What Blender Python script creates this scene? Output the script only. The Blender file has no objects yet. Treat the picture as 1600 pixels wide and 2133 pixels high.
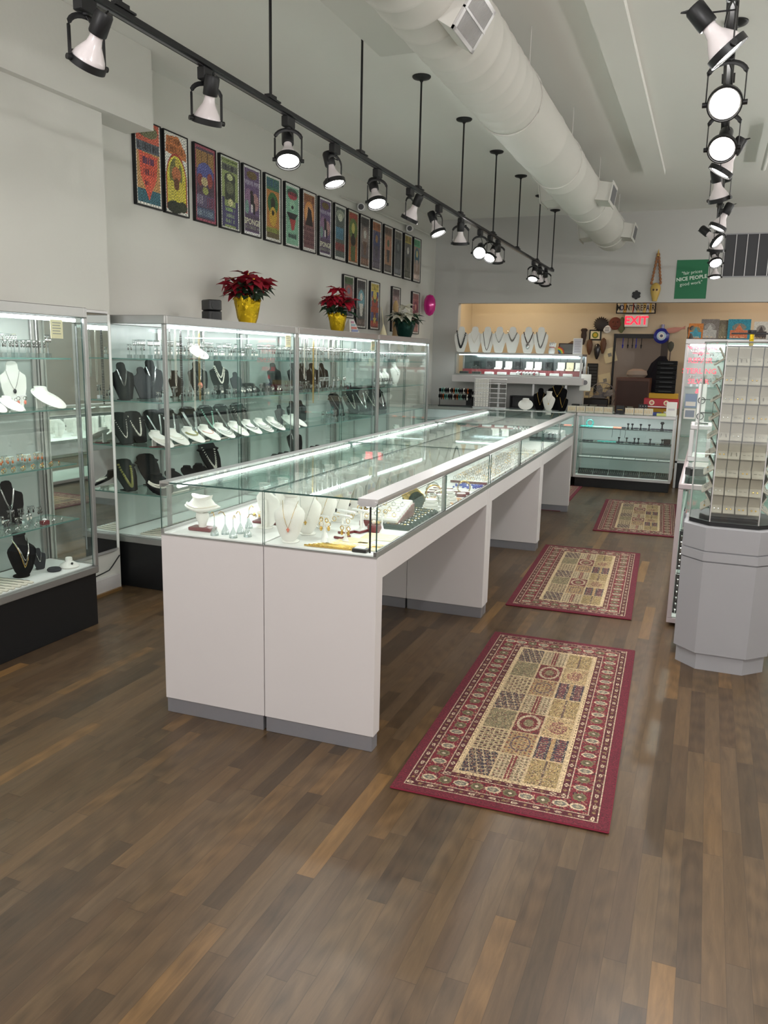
import bpy, bmesh, math, random
import numpy as np
from mathutils import Vector, Matrix
random.seed(7)
PI = math.pi
SC = bpy.context.scene
COL = SC.collection

# ---------------------------------------------------------------- camera, world, light
def setup_camera():
    cd = bpy.data.cameras.new('camera'); co = bpy.data.objects.new('camera', cd); COL.objects.link(co)
    R = Vector((0.92764533, 0.37282308, 0.02184257)); U = Vector((-0.09078965, 0.16839478, 0.98152964)); W = Vector((-0.36225873, 0.91249446, -0.19005911))
    m = Matrix((R, U, -W)).transposed().to_4x4(); m.translation = (0, 0, 1.4587)
    co.matrix_world = m
    cd.sensor_fit = 'VERTICAL'; cd.sensor_height = 36.0; cd.lens = 1662.7/2133*36
    cd.clip_start = 0.05; cd.clip_end = 100
    SC.camera = co
setup_camera()
SC.view_settings.view_transform = 'Standard'
SC.view_settings.look = 'None'
SC.view_settings.gamma = 1.0
SC.view_settings.use_curve_mapping = False
SC.view_settings.exposure = 0.55
try:
    SC.cycles.transparent_max_bounces = 28
    SC.cycles.max_bounces = 10
    SC.cycles.sample_clamp_indirect = 4.0
except Exception:
    pass
world = bpy.data.worlds.new('world'); SC.world = world; world.use_nodes = True
world.node_tree.nodes['Background'].inputs[0].default_value = (0.75, 0.72, 0.76, 1)
world.node_tree.nodes['Background'].inputs[1].default_value = 0.6

def area(name, loc, direction, sx, sy, power, color=(1, 1, 1), spread=PI):
    l = bpy.data.lights.new(name, 'AREA'); l.shape = 'RECTANGLE'; l.size = sx; l.size_y = sy; l.energy = power; l.color = color
    l.spread = spread
    o = bpy.data.objects.new(name, l); COL.objects.link(o); o.location = loc
    o.rotation_euler = Vector(direction).to_track_quat('-Z', 'Y').to_euler()
    return o
def spot(name, loc, direction, power, color=(1, 1, 1), size=1.5, blend=0.6, rad=0.045):
    l = bpy.data.lights.new(name, 'SPOT'); l.energy = power; l.color = color; l.spot_size = size; l.spot_blend = blend; l.shadow_soft_size = rad
    o = bpy.data.objects.new(name, l); COL.objects.link(o); o.location = loc
    o.rotation_euler = Vector(direction).to_track_quat('-Z', 'Y').to_euler()
    return o
# faint pinkish light through the shop window behind the camera
area('shop_window_light', (-0.4, -3.5, 1.6), (0, 1, 0.1), 5.4, 2.3, 26, (1.0, 0.90, 0.95))
# point lights added out of frame as fill: towards the door, right half, workroom
def bulb(loc, power, color=(1, .985, .96), rad=.06):  # adds an unseen fill light without a fixture
    l = bpy.data.lights.new('fill_light', 'POINT'); l.energy = power; l.color = color; l.shadow_soft_size = rad
    o = bpy.data.objects.new('fill_light', l); COL.objects.link(o); o.location = loc
for p in ((-1.88, .2, 2.36), (-1.88, -1.8, 2.36), (-.035, 1.2, 2.36), (-.035, -1.6, 2.36)): bulb(p, 26)
for p in ((1.9, 0.4, 2.36), (1.9, 3.2, 2.36), (1.9, 5.8, 2.36), (1.9, 8.4, 2.36)): bulb(p, 30)
bulb((-2.6, 11.1, 2.45), 10, (1, .84, .62)); bulb((.6, 11.2, 2.45), 7, (1, .80, .66))

# ---------------------------------------------------------------- materials
def lin(c):
    r = []
    for v in c[:3]:
        v = v/255.0
        r.append(v/12.92 if v <= 0.04045 else ((v+0.055)/1.055)**2.4)
    return (r[0], r[1], r[2], 1.0)
MATS = {}
def mat(name, rgb, rough=0.5, metal=0.0, emit=None, spec=0.5, vary=0.0, vscale=8.0, bump=0.0, bscale=60.0, coat=0.0, trans=0.0, sheen=0.0):
    if name in MATS: return MATS[name]
    m = bpy.data.materials.new(name); m.use_nodes = True; nt = m.node_tree; b = nt.nodes['Principled BSDF']
    b.inputs['Base Color'].default_value = lin(rgb); b.inputs['Roughness'].default_value = rough; b.inputs['Metallic'].default_value = metal
    b.inputs['Specular IOR Level'].default_value = spec; b.inputs['Coat Weight'].default_value = coat
    b.inputs['Transmission Weight'].default_value = trans
    if sheen: b.inputs['Sheen Weight'].default_value = sheen
    if emit:
        b.inputs['Emission Color'].default_value = lin(emit[0]); b.inputs['Emission Strength'].default_value = emit[1]
    if vary or bump:
        tc = nt.nodes.new('ShaderNodeTexCoord')
        if vary:
            n = nt.nodes.new('ShaderNodeTexNoise'); n.inputs['Scale'].default_value = vscale; n.inputs['Detail'].default_value = 4
            nt.links.new(tc.outputs['Object'], n.inputs['Vector'])
            r = nt.nodes.new('ShaderNodeMapRange'); r.inputs['To Min'].default_value = 1-vary; r.inputs['To Max'].default_value = 1+vary
            nt.links.new(n.outputs['Fac'], r.inputs['Value'])
            v = nt.nodes.new('ShaderNodeHueSaturation'); v.inputs['Color'].default_value = lin(rgb)
            nt.links.new(r.outputs[0], v.inputs['Value']); nt.links.new(v.outputs[0], b.inputs['Base Color'])
        if bump:
            n2 = nt.nodes.new('ShaderNodeTexNoise'); n2.inputs['Scale'].default_value = bscale; n2.inputs['Detail'].default_value = 3
            nt.links.new(tc.outputs['Object'], n2.inputs['Vector'])
            bp = nt.nodes.new('ShaderNodeBump'); bp.inputs['Strength'].default_value = bump; bp.inputs['Distance'].default_value = 0.01
            nt.links.new(n2.outputs['Fac'], bp.inputs['Height']); nt.links.new(bp.outputs[0], b.inputs['Normal'])
    MATS[name] = m
    return m
def glass_mat(name, tint, f0=0.045, rough=0.0, fmax=0.9):
    m = bpy.data.materials.new(name); m.use_nodes = True; nt = m.node_tree; nt.nodes.clear()
    out = nt.nodes.new('ShaderNodeOutputMaterial'); mix = nt.nodes.new('ShaderNodeMixShader')
    tr = nt.nodes.new('ShaderNodeBsdfTransparent'); tr.inputs[0].default_value = lin(tint)
    gl = nt.nodes.new('ShaderNodeBsdfGlossy'); gl.inputs['Roughness'].default_value = rough; gl.inputs['Color'].default_value = (0.95, 1, 0.98, 1)
    lw = nt.nodes.new('ShaderNodeLayerWeight'); lw.inputs['Blend'].default_value = 0.5
    pw = nt.nodes.new('ShaderNodeMath'); pw.operation = 'POWER'; pw.inputs[1].default_value = 5
    mr = nt.nodes.new('ShaderNodeMapRange'); mr.inputs['To Min'].default_value = f0; mr.inputs['To Max'].default_value = fmax
    nt.links.new(lw.outputs['Facing'], pw.inputs[0]); nt.links.new(pw.outputs[0], mr.inputs['Value'])
    nt.links.new(mr.outputs[0], mix.inputs[0]); nt.links.new(tr.outputs[0], mix.inputs[1]); nt.links.new(gl.outputs[0], mix.inputs[2])
    nt.links.new(mix.outputs[0], out.inputs[0])
    return m
def colour_attr_mat(name, rough=0.6, fuzz=0.0, coat=0.0, bump=0.0, bscale=400):
    m = bpy.data.materials.new(name); m.use_nodes = True; nt = m.node_tree; b = nt.nodes['Principled BSDF']
    a = nt.nodes.new('ShaderNodeVertexColor'); a.layer_name = 'print'
    b.inputs['Roughness'].default_value = rough; b.inputs['Coat Weight'].default_value = coat; b.inputs['Coat Roughness'].default_value = 0.03
    if fuzz:
        tc = nt.nodes.new('ShaderNodeTexCoord'); n = nt.nodes.new('ShaderNodeTexNoise'); n.inputs['Scale'].default_value = bscale
        nt.links.new(tc.outputs['Object'], n.inputs['Vector'])
        r = nt.nodes.new('ShaderNodeMapRange'); r.inputs['To Min'].default_value = 1-fuzz; r.inputs['To Max'].default_value = 1+fuzz
        nt.links.new(n.outputs['Fac'], r.inputs['Value'])
        v = nt.nodes.new('ShaderNodeHueSaturation'); nt.links.new(a.outputs[0], v.inputs['Color']); nt.links.new(r.outputs[0], v.inputs['Value'])
        nt.links.new(v.outputs[0], b.inputs['Base Color'])
        bp = nt.nodes.new('ShaderNodeBump'); bp.inputs['Strength'].default_value = bump; bp.inputs['Distance'].default_value = 0.002
        nt.links.new(n.outputs['Fac'], bp.inputs['Height']); nt.links.new(bp.outputs[0], b.inputs['Normal'])
    else:
        nt.links.new(a.outputs[0], b.inputs['Base Color'])
    return m
GLASS = glass_mat('clear_glass', (253, 255, 254)); SHELF = glass_mat('shelf_glass', (244, 250, 248), 0.05)
TOPGL = glass_mat('counter_top_glass', (246, 251, 249), 0.05)
EDGE = mat('glass_edge', (38, 74, 68), 0.15, spec=0.8)
EDGEL = mat('shelf_glass_edge', (96, 138, 130), 0.12, spec=0.8)
ACRYL = glass_mat('clear_acrylic', (228, 234, 235), 0.30)
WALL = mat('white_wall_paint', (216, 215, 209), 0.85, vary=0.02, vscale=1.5, bump=0.08, bscale=30)
CEIL = mat('ceiling_paint', (228, 227, 222), 0.9, vary=0.025, vscale=1.2)
WALLB = mat('rear_wall_paint', (192, 191, 188), 0.85, vary=0.02, vscale=1.5, bump=0.06, bscale=30)
CREAM = mat('cream_wall_paint', (212, 198, 172), 0.85, vary=0.02, vscale=2)
ALU = mat('brushed_aluminium', (176, 176, 174), 0.32, 0.75, vary=0.03, vscale=30)
ALUW = mat('pale_aluminium', (205, 203, 203), 0.35, 0.5, vary=0.02, vscale=30)
LAM = mat('white_laminate', (208, 203, 203), 0.42, vary=0.008, vscale=6)
LAMG = mat('grey_laminate', (158, 158, 162), 0.45, vary=0.02, vscale=6)
KICK = mat('grey_metal_kick', (150, 150, 156), 0.38, 0.5, vary=0.03, vscale=40)
BLK = mat('black_laminate', (22, 23, 25), 0.4, vary=0.05, vscale=10)
BLKM = mat('black_metal', (26, 27, 29), 0.45, 0.2)
VELV = mat('black_velvet', (11, 11, 14), 0.95, spec=.2, bump=0.2, bscale=300)
GREYV = mat('grey_velvet', (60, 61, 65), 0.95, spec=.2)
LEA = mat('white_leatherette', (238, 236, 230), 0.55, bump=0.1, bscale=200)
CRM = mat('cream_leatherette', (222, 214, 200), 0.6, vary=0.05, vscale=40)
CARD = mat('linen_card', (180, 172, 160), 0.7, vary=0.05, vscale=30)
SILV = mat('silver', (205, 205, 203), 0.2, 1.0)
SILVD = mat('dark_silver', (120, 118, 116), .25, 1.0)
GOLD = mat('gold', (222, 186, 104), 0.22, 1.0)
PEARL = mat('pearl', (240, 234, 222), 0.22, 0.0, coat=0.6)
AMBER = mat('amber', (190, 96, 38), 0.15, coat=0.6)
OLIVE = mat('olive_stone', (140, 136, 60), 0.25, coat=0.5)
TURQ = mat('turquoise_stone', (70, 158, 150), 0.3, coat=0.4)
MINT = mat('mint_stone', (140, 190, 172), 0.3, coat=0.4)
CORAL = mat('coral_stone', (224, 130, 108), 0.35)
BLUE = mat('blue_bead', (42, 52, 170), 0.25, coat=0.5)
DARKB = mat('dark_bead', (40, 40, 46), 0.2, coat=0.5)
BURG = mat('burgundy_wood', (110, 34, 42), 0.35, coat=0.3)
WOODB = mat('brown_wood', (96, 62, 40), 0.5, vary=0.15, vscale=20)
WHITE = mat('white_plastic', (236, 236, 234), 0.4)
PAPER = mat('white_paper', (238, 236, 230), 0.8)
IVORY = mat('ivory_paper', (236, 226, 190), 0.8)
LED = mat('led_tube', (255, 255, 255), 0.4, emit=((255, 255, 255), 5.5))
LEDW = mat('upright_strip', (120, 124, 124), 0.5)
LEDB = mat('led_tube_bluish', (255, 255, 255), 0.4, emit=((240, 250, 255), 6.0))
BULB = mat('bulb_frost', (226, 218, 220), 0.25, coat=0.5)
LENS_ON = mat('lamp_lens_lit', (255, 255, 255), 0.4, emit=((255, 252, 244), 14.0))
LENS_OFF = mat('lamp_lens', (200, 200, 205), 0.2)
FOIL = mat('gold_foil', (226, 192, 40), 0.22, 0.85, bump=0.6, bscale=25)
FOILS = mat('silver_foil', (180, 182, 186), 0.25, 0.9, bump=0.6, bscale=25)
FOILG = mat('green_foil', (10, 58, 50), 0.28, 0.5, bump=0.5, bscale=25)
REDP = mat('red_bract', (140, 16, 38), 0.55, vary=0.15, vscale=30)
REDP2 = mat('bright_red_bract', (178, 28, 52), 0.55, vary=0.15, vscale=30)
WHTP = mat('white_bract', (226, 224, 208), 0.6)
LEAF = mat('dark_leaf', (34, 66, 44), 0.5, vary=0.2, vscale=20)
NEON_REFL = mat('red_neon_reflection', (230, 40, 60), 0.4, emit=((255, 50, 80), 1.5))  # glow that imitates reflected neon, not a lamp of its own
EXITR = mat('exit_red', (220, 20, 36), 0.4, emit=((255, 34, 60), 1.2))
DUCTM = mat('duct_paint', (206, 204, 198), 0.7, vary=0.02, vscale=3, bump=0.1, bscale=14)
RED = mat('red_plastic', (170, 24, 40), 0.4)
YEL = mat('yellow_cardboard', (178, 136, 30), 0.7)
TEALM = mat('sea_green', (40, 120, 110), 0.4)
BROWN = mat('dark_brown', (70, 42, 32), 0.5, vary=0.1, vscale=10)
MIRR = mat('mirror', (225, 232, 230), 0.015, 1.0)
BACKP = mat('showcase_back_panel', (178, 186, 182), 0.25, vary=0.03, vscale=3)
TERRA = mat('terracotta', (112, 58, 44), 0.7)
SKULLG = mat('yellow_resin', (196, 164, 84), 0.35)
GREENP = mat('green_poster', (30, 112, 74), 0.6)
PRINT = colour_attr_mat('printed_paper', 0.5, coat=0.5)
PRINTM = colour_attr_mat('printed_card', 0.6)
RUGM = colour_attr_mat('woven_pile', 0.95, fuzz=0.22, bump=0.5, bscale=500)

class NT:   # small helper for node maths
    def __init__(s, nt): s.nt = nt
    def m(s, op, a, b=None, c=None):
        n = s.nt.nodes.new('ShaderNodeMath'); n.operation = op
        for i, v in enumerate((a, b, c)):
            if v is None: continue
            if isinstance(v, (int, float)): n.inputs[i].default_value = v
            else: s.nt.links.new(v, n.inputs[i])
        return n.outputs[0]
def floor_material():
    m = bpy.data.materials.new('oak_strip_floor'); m.use_nodes = True; nt = m.node_tree; b = nt.nodes['Principled BSDF']; N = NT(nt)
    tc = nt.nodes.new('ShaderNodeTexCoord'); sp = nt.nodes.new('ShaderNodeSeparateXYZ'); nt.links.new(tc.outputs['Object'], sp.inputs[0])
    x, y = sp.outputs[0], sp.outputs[1]
    row = N.m('DIVIDE', x, 0.057); ri = N.m('FLOOR', row); rf = N.m('SUBTRACT', row, ri)
    wn = nt.nodes.new('ShaderNodeTexWhiteNoise'); wn.noise_dimensions = '1D'; nt.links.new(ri, wn.inputs['W'])
    yy = N.m('ADD', N.m('DIVIDE', y, 0.62), N.m('MULTIPLY', wn.outputs[0], 13.7)); yi = N.m('FLOOR', yy); yf = N.m('SUBTRACT', yy, yi)
    cb = nt.nodes.new('ShaderNodeCombineXYZ'); nt.links.new(ri, cb.inputs[0]); nt.links.new(yi, cb.inputs[1])
    w2 = nt.nodes.new('ShaderNodeTexWhiteNoise'); w2.noise_dimensions = '2D'; nt.links.new(cb.outputs[0], w2.inputs['Vector'])
    ramp = nt.nodes.new('ShaderNodeValToRGB'); cr = ramp.color_ramp; cr.interpolation = 'LINEAR'
    cols = [(0.0, (66, 52, 37)), (0.2, (78, 60, 42)), (0.45, (88, 69, 47)), (0.75, (84, 67, 49)), (0.93, (98, 75, 49)), (1.0, (118, 88, 52))]
    cr.elements[0].position = 0; cr.elements[0].color = lin(cols[0][1]); cr.elements[1].position = 1; cr.elements[1].color = lin(cols[-1][1])
    for p, c in cols[1:-1]:
        e = cr.elements.new(p); e.color = lin(c)
    nt.links.new(w2.outputs[0], ramp.inputs[0])
    # grain, shifted per board
    cv = nt.nodes.new('ShaderNodeCombineXYZ'); nt.links.new(N.m('ADD', N.m('MULTIPLY', x, 42), N.m('MULTIPLY', w2.outputs[0], 50)), cv.inputs[0])
    nt.links.new(N.m('ADD', N.m('MULTIPLY', y, 4.5), N.m('MULTIPLY', w2.outputs[0], 90)), cv.inputs[1])
    g = nt.nodes.new('ShaderNodeTexNoise'); g.inputs['Scale'].default_value = 1.0; g.inputs['Detail'].default_value = 6; g.inputs['Roughness'].default_value = 0.65; g.inputs['Distortion'].default_value = 0.6
    nt.links.new(cv.outputs[0], g.inputs['Vector'])
    # cathedral figure
    wv = nt.nodes.new('ShaderNodeTexWave'); wv.wave_type = 'RINGS'; wv.inputs['Scale'].default_value = 0.55; wv.inputs['Distortion'].default_value = 7; wv.inputs['Detail'].default_value = 2; wv.inputs['Detail Scale'].default_value = 0.6
    nt.links.new(cv.outputs[0], wv.inputs['Vector'])
    fig = N.m('MULTIPLY', wv.outputs['Fac'], N.m('GREATER_THAN', N.m('FRACT', N.m('MULTIPLY', w2.outputs[0], 7.3)), 0.6))
    val = N.m('ADD', N.m('MULTIPLY', N.m('SUBTRACT', g.outputs['Fac'], 0.5), 1.25), N.m('SUBTRACT', 1.03, N.m('MULTIPLY', fig, 0.2)))
    gapx = N.m('LESS_THAN', N.m('MINIMUM', rf, N.m('SUBTRACT', 1.0, rf)), 0.016)
    gapy = N.m('LESS_THAN', N.m('MINIMUM', yf, N.m('SUBTRACT', 1.0, yf)), 0.0022)
    gap = N.m('MAXIMUM', gapx, gapy)
    val2 = N.m('MULTIPLY', val, N.m('SUBTRACT', 1.0, N.m('MULTIPLY', gap, 0.3)))
    hs = nt.nodes.new('ShaderNodeHueSaturation'); b.inputs['Specular IOR Level'].default_value = .42; nt.links.new(ramp.outputs[0], hs.inputs['Color']); nt.links.new(val2, hs.inputs['Value']); nt.links.new(hs.outputs[0], b.inputs['Base Color'])
    n3 = nt.nodes.new('ShaderNodeTexNoise'); n3.inputs['Scale'].default_value = 1.7; n3.inputs['Detail'].default_value = 5; nt.links.new(tc.outputs['Object'], n3.inputs['Vector'])
    nt.links.new(N.m('ADD', 0.24, N.m('MULTIPLY', n3.outputs['Fac'], 0.24)), b.inputs['Roughness'])
    bp = nt.nodes.new('ShaderNodeBump'); bp.inputs['Strength'].default_value = 0.25; bp.inputs['Distance'].default_value = 0.002
    nt.links.new(N.m('SUBTRACT', N.m('MULTIPLY', g.outputs['Fac'], 0.35), gap), bp.inputs['Height']); nt.links.new(bp.outputs[0], b.inputs['Normal'])
    return m
FLOORM = floor_material()

# ---------------------------------------------------------------- geometry builder
class P:
    def __init__(s): s.v = []; s.f = []; s.mi = []; s.mats = []
    def _m(s, m):
        if m not in s.mats: s.mats.append(m)
        return s.mats.index(m)
    def add(s, vs, fs, m, M=None):
        o = len(s.v)
        if M is not None: vs = [tuple(M @ Vector(v)) for v in vs]
        s.v += [tuple(v) for v in vs]; k = s._m(m)
        for f in fs: s.f.append(tuple(i+o for i in f)); s.mi.append(k)
        return s
    def box(s, a, b, m, M=None):
        (x0, y0, z0), (x1, y1, z1) = a, b
        vs = [(x0,y0,z0),(x1,y0,z0),(x1,y1,z0),(x0,y1,z0),(x0,y0,z1),(x1,y0,z1),(x1,y1,z1),(x0,y1,z1)]
        return s.add(vs, [(0,3,2,1),(4,5,6,7),(0,1,5,4),(1,2,6,5),(2,3,7,6),(3,0,4,7)], m, M)
    def cbox(s, a, b, m, c=0.004, M=None):   # box with chamfered vertical and horizontal edges
        (x0, y0, z0), (x1, y1, z1) = a, b; c = min(c, (x1-x0)*.4, (y1-y0)*.4, (z1-z0)*.4)
        vs = []; fs = []
        def ring(d, z): return [(x0+d+c*(d==0), y0+d, z),(x1-d-c*(d==0), y0+d, z),(x1-d, y0+d+c*(d==0), z),(x1-d, y1-d-c*(d==0), z),(x1-d-c*(d==0), y1-d, z),(x0+d+c*(d==0), y1-d, z),(x0+d, y1-d-c*(d==0), z),(x0+d, y0+d+c*(d==0), z)]
        rs = [[(x0+2*c,y0+c,z0),(x1-2*c,y0+c,z0),(x1-c,y0+2*c,z0),(x1-c,y1-2*c,z0),(x1-2*c,y1-c,z0),(x0+2*c,y1-c,z0),(x0+c,y1-2*c,z0),(x0+c,y0+2*c,z0)], ring(0, z0+c), ring(0, z1-c),
              [(x0+2*c,y0+c,z1),(x1-2*c,y0+c,z1),(x1-c,y0+2*c,z1),(x1-c,y1-2*c,z1),(x1-2*c,y1-c,z1),(x0+2*c,y1-c,z1),(x0+c,y1-2*c,z1),(x0+c,y0+2*c,z1)]]
        for r in rs: vs += r
        for k in range(3):
            for i in range(8):
                j = (i+1) % 8; fs.append((k*8+i, k*8+j, (k+1)*8+j, (k+1)*8+i))
        fs.append(tuple(range(7, -1, -1))); fs.append(tuple(range(24, 32)))
        return s.add(vs, fs, m, M)
    def pane(s, a, b, m, e):    # glass sheet: big faces m, rim e
        (x0, y0, z0), (x1, y1, z1) = a, b
        vs = [(x0,y0,z0),(x1,y0,z0),(x1,y1,z0),(x0,y1,z0),(x0,y0,z1),(x1,y0,z1),(x1,y1,z1),(x0,y1,z1)]
        fs = [(0,3,2,1),(4,5,6,7),(0,1,5,4),(2,3,7,6),(1,2,6,5),(3,0,4,7)]
        d = [z1-z0, y1-y0, x1-x0]; t = d.index(min(d))
        big = fs[2*t:2*t+2]; rim = [f for f in fs if f not in big]
        s.add(vs, big, m); s.add(vs, rim, e); return s
    def prism(s, poly, z0, z1, m, M=None):
        n = len(poly); vs = [(x, y, z0) for x, y in poly]+[(x, y, z1) for x, y in poly]
        fs = [tuple(range(n-1, -1, -1)), tuple(range(n, 2*n))]+[(i, (i+1) % n, n+(i+1) % n, n+i) for i in range(n)]
        return s.add(vs, fs, m, M)
    def cyl(s, p0, p1, r, m, n=12, r1=None, M=None):
        p0 = Vector(p0); p1 = Vector(p1); r1 = r if r1 is None else r1; d = (p1-p0).normalized()
        a = d.orthogonal().normalized(); b = d.cross(a)
        vs = [tuple(p0+(a*math.cos(t)+b*math.sin(t))*r) for t in [2*PI*i/n for i in range(n)]]+[tuple(p1+(a*math.cos(t)+b*math.sin(t))*r1) for t in [2*PI*i/n for i in range(n)]]
        fs = [tuple(range(n-1, -1, -1)), tuple(range(n, 2*n))]+[(i, (i+1) % n, n+(i+1) % n, n+i) for i in range(n)]
        return s.add(vs, fs, m, M)
    def tube(s, pts, r, m, n=8, closed=False, M=None, flat=None):
        pts = [Vector(p) for p in pts]; k = len(pts); vs = []; fs = []
        for i, p in enumerate(pts):
            if closed: d = pts[(i+1) % k]-pts[i-1]
            else: d = pts[min(i+1, k-1)]-pts[max(i-1, 0)]
            d = d.normalized() if d.length > 1e-9 else Vector((0, 0, 1))
            ref = Vector((0, 0, 1)) if abs(d.z) < 0.95 else Vector((0, 1, 0))
            a = d.cross(ref).normalized(); b = a.cross(d)
            if flat: ra, rb = flat
            else: ra = rb = r
            vs += [tuple(p+a*math.cos(2*PI*j/n+.4)*ra+b*math.sin(2*PI*j/n+.4)*rb) for j in range(n)]
        for i in range(k if closed else k-1):
            q = (i+1) % k
            for j in range(n): fs.append((i*n+j, i*n+(j+1) % n, q*n+(j+1) % n, q*n+j))
        if not closed: fs += [tuple(range(n-1, -1, -1)), tuple(range((k-1)*n, k*n))]
        return s.add(vs, fs, m, M)
    def loft(s, rings, m, M=None, cap=True):
        if rings[0] == rings[-1]: cap = False
        n = len(rings[0]); vs = [p for r in rings for p in r]; fs = []
        for i in range(len(rings)-1):
            for j in range(n): fs.append((i*n+j, i*n+(j+1) % n, (i+1)*n+(j+1) % n, (i+1)*n+j))
        if cap: fs += [tuple(range(n-1, -1, -1)), tuple(range((len(rings)-1)*n, len(rings)*n))]
        return s.add(vs, fs, m, M)
    def lathe(s, prof, m, n=20, c=(0, 0, 0), M=None, sx=1, sy=1):
        rings = [[(c[0]+r*sx*math.cos(2*PI*j/n), c[1]+r*sy*math.sin(2*PI*j/n), c[2]+z) for j in range(n)] for r, z in prof]
        return s.loft(rings, m, M)
    def ball(s, c, r, m, n=6, k=4, sz=1.0, M=None):
        prof = [(max(1e-4, r*math.sin(PI*i/k)), -r*sz*math.cos(PI*i/k)) for i in range(k+1)]
        return s.lathe(prof, m, n, c, M)
    def torus(s, c, R, r, m, n=16, k=5, M=None, axis='z'):
        pts = []
        for i in range(n):
            t = 2*PI*i/n; u, v = R*math.cos(t), R*math.sin(t)
            pts.append((c[0]+u, c[1]+v, c[2]) if axis == 'z' else ((c[0]+u, c[1], c[2]+v) if axis == 'y' else (c[0], c[1]+u, c[2]+v)))
        return s.tube(pts, r, m, k, True, M)
    def text(s, body, size, m, M, depth=0.001, align='CENTER', bold=0.0):
        cu = bpy.data.curves.new('t', 'FONT'); cu.body = body; cu.size = size; cu.align_x = align; cu.align_y = 'CENTER'; cu.extrude = depth; cu.resolution_u = 2; cu.offset = bold
        o = bpy.data.objects.new('t', cu); COL.objects.link(o)
        dg = bpy.context.evaluated_depsgraph_get(); me = o.evaluated_get(dg).to_mesh()
        vs = [tuple(v.co) for v in me.vertices]; fs = [tuple(p.vertices) for p in me.polygons]
        o.evaluated_get(dg).to_mesh_clear(); bpy.data.objects.remove(o); bpy.data.curves.remove(cu)
        return s.add(vs, fs, m, M)
    def mesh(s, name, smooth=True):
        me = bpy.data.meshes.new(name); me.from_pydata(s.v, [], s.f)
        for m in s.mats: me.materials.append(m)
        me.polygons.foreach_set('material_index', s.mi)
        if smooth:
            me.polygons.foreach_set('use_smooth', [True]*len(s.f))
            me.set_sharp_from_angle(angle=math.radians(38))
        me.update(); return me
def T(x=0, y=0, z=0, rz=0, rx=0, ry=0, s=1):
    return Matrix.Translation((x, y, z)) @ Matrix.Rotation(rz, 4, 'Z') @ Matrix.Rotation(ry, 4, 'Y') @ Matrix.Rotation(rx, 4, 'X') @ Matrix.Scale(s, 4)

def setp(o, label=None, cat=None, group=None, kind=None):
    if label: o['label'] = label
    if cat: o['category'] = cat
    if group: o['group'] = group
    if kind: o['kind'] = kind
    return o
def thing(name, label, cat, loc=(0, 0, 0), rz=0.0, group=None):
    o = bpy.data.objects.new(name, None); COL.objects.link(o); o.location = loc; o.rotation_euler = (0, 0, rz); o.empty_display_size = 0.05
    return setp(o, label, cat, group)
def part(name, p, parent, label=None, smooth=True, kind=None):
    o = bpy.data.objects.new(name, p.mesh(name, smooth)); COL.objects.link(o); o.parent = parent
    return setp(o, label, None, None, kind)
def solo(name, p, label, cat, loc=(0, 0, 0), rz=0.0, group=None, kind=None, smooth=True, scale=1.0):
    me = p if isinstance(p, bpy.types.Mesh) else p.mesh(name, smooth)
    o = bpy.data.objects.new(name, me); COL.objects.link(o); o.location = loc; o.rotation_euler = (0, 0, rz)
    if scale != 1.0: o.scale = (scale,)*3
    return setp(o, label, cat, group, kind)
def struct(name, p, parent=None, smooth=False):
    o = bpy.data.objects.new(name, p.mesh(name, smooth)); COL.objects.link(o)
    if parent: o.parent = parent
    else: o['kind'] = 'structure'
    return o
def dup(root, loc=None, rz=None, label=None, group=None, scale=None):
    r = root.copy(); COL.objects.link(r)
    if loc is not None: r.location = loc
    if rz is not None: r.rotation_euler = (0, 0, rz)
    if scale: r.scale = (scale,)*3
    if label: setp(r, label)
    if group: r['group'] = group
    for ch in root.children:
        c = ch.copy(); COL.objects.link(c); c.parent = r
        for g in ch.children:
            d = g.copy(); COL.objects.link(d); d.parent = c
    return r
_U = 'zeroth first second third fourth fifth sixth seventh eighth ninth tenth eleventh twelfth thirteenth fourteenth fifteenth sixteenth seventeenth eighteenth nineteenth twentieth'.split()
def nth(n): return _U[n] if n <= 20 else 'twenty-'+_U[n-20]
class Maker:    # first call moves the prototype, later calls copy it
    def __init__(s, make): s.make = make; s.proto = None
    def __call__(s, loc, rz=0.0, label=None, group=None, scale=None):
        if s.proto is None:
            s.proto = s.make(); o = s.proto; o.location = loc; o.rotation_euler = (0, 0, rz)
            if scale: o.scale = (scale,)*3
            if label: setp(o, label)
            if group: o['group'] = group
            return o
        o = dup(s.proto, loc, rz, label, group, scale or 1.0)
        return o
ORD = ['nearest', 'second', 'third', 'fourth', 'fifth', 'sixth', 'seventh', 'eighth', 'ninth', 'tenth', 'eleventh', 'twelfth', 'thirteenth', 'fourteenth', 'fifteenth', 'sixteenth', 'seventeenth', 'eighteenth']

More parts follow.
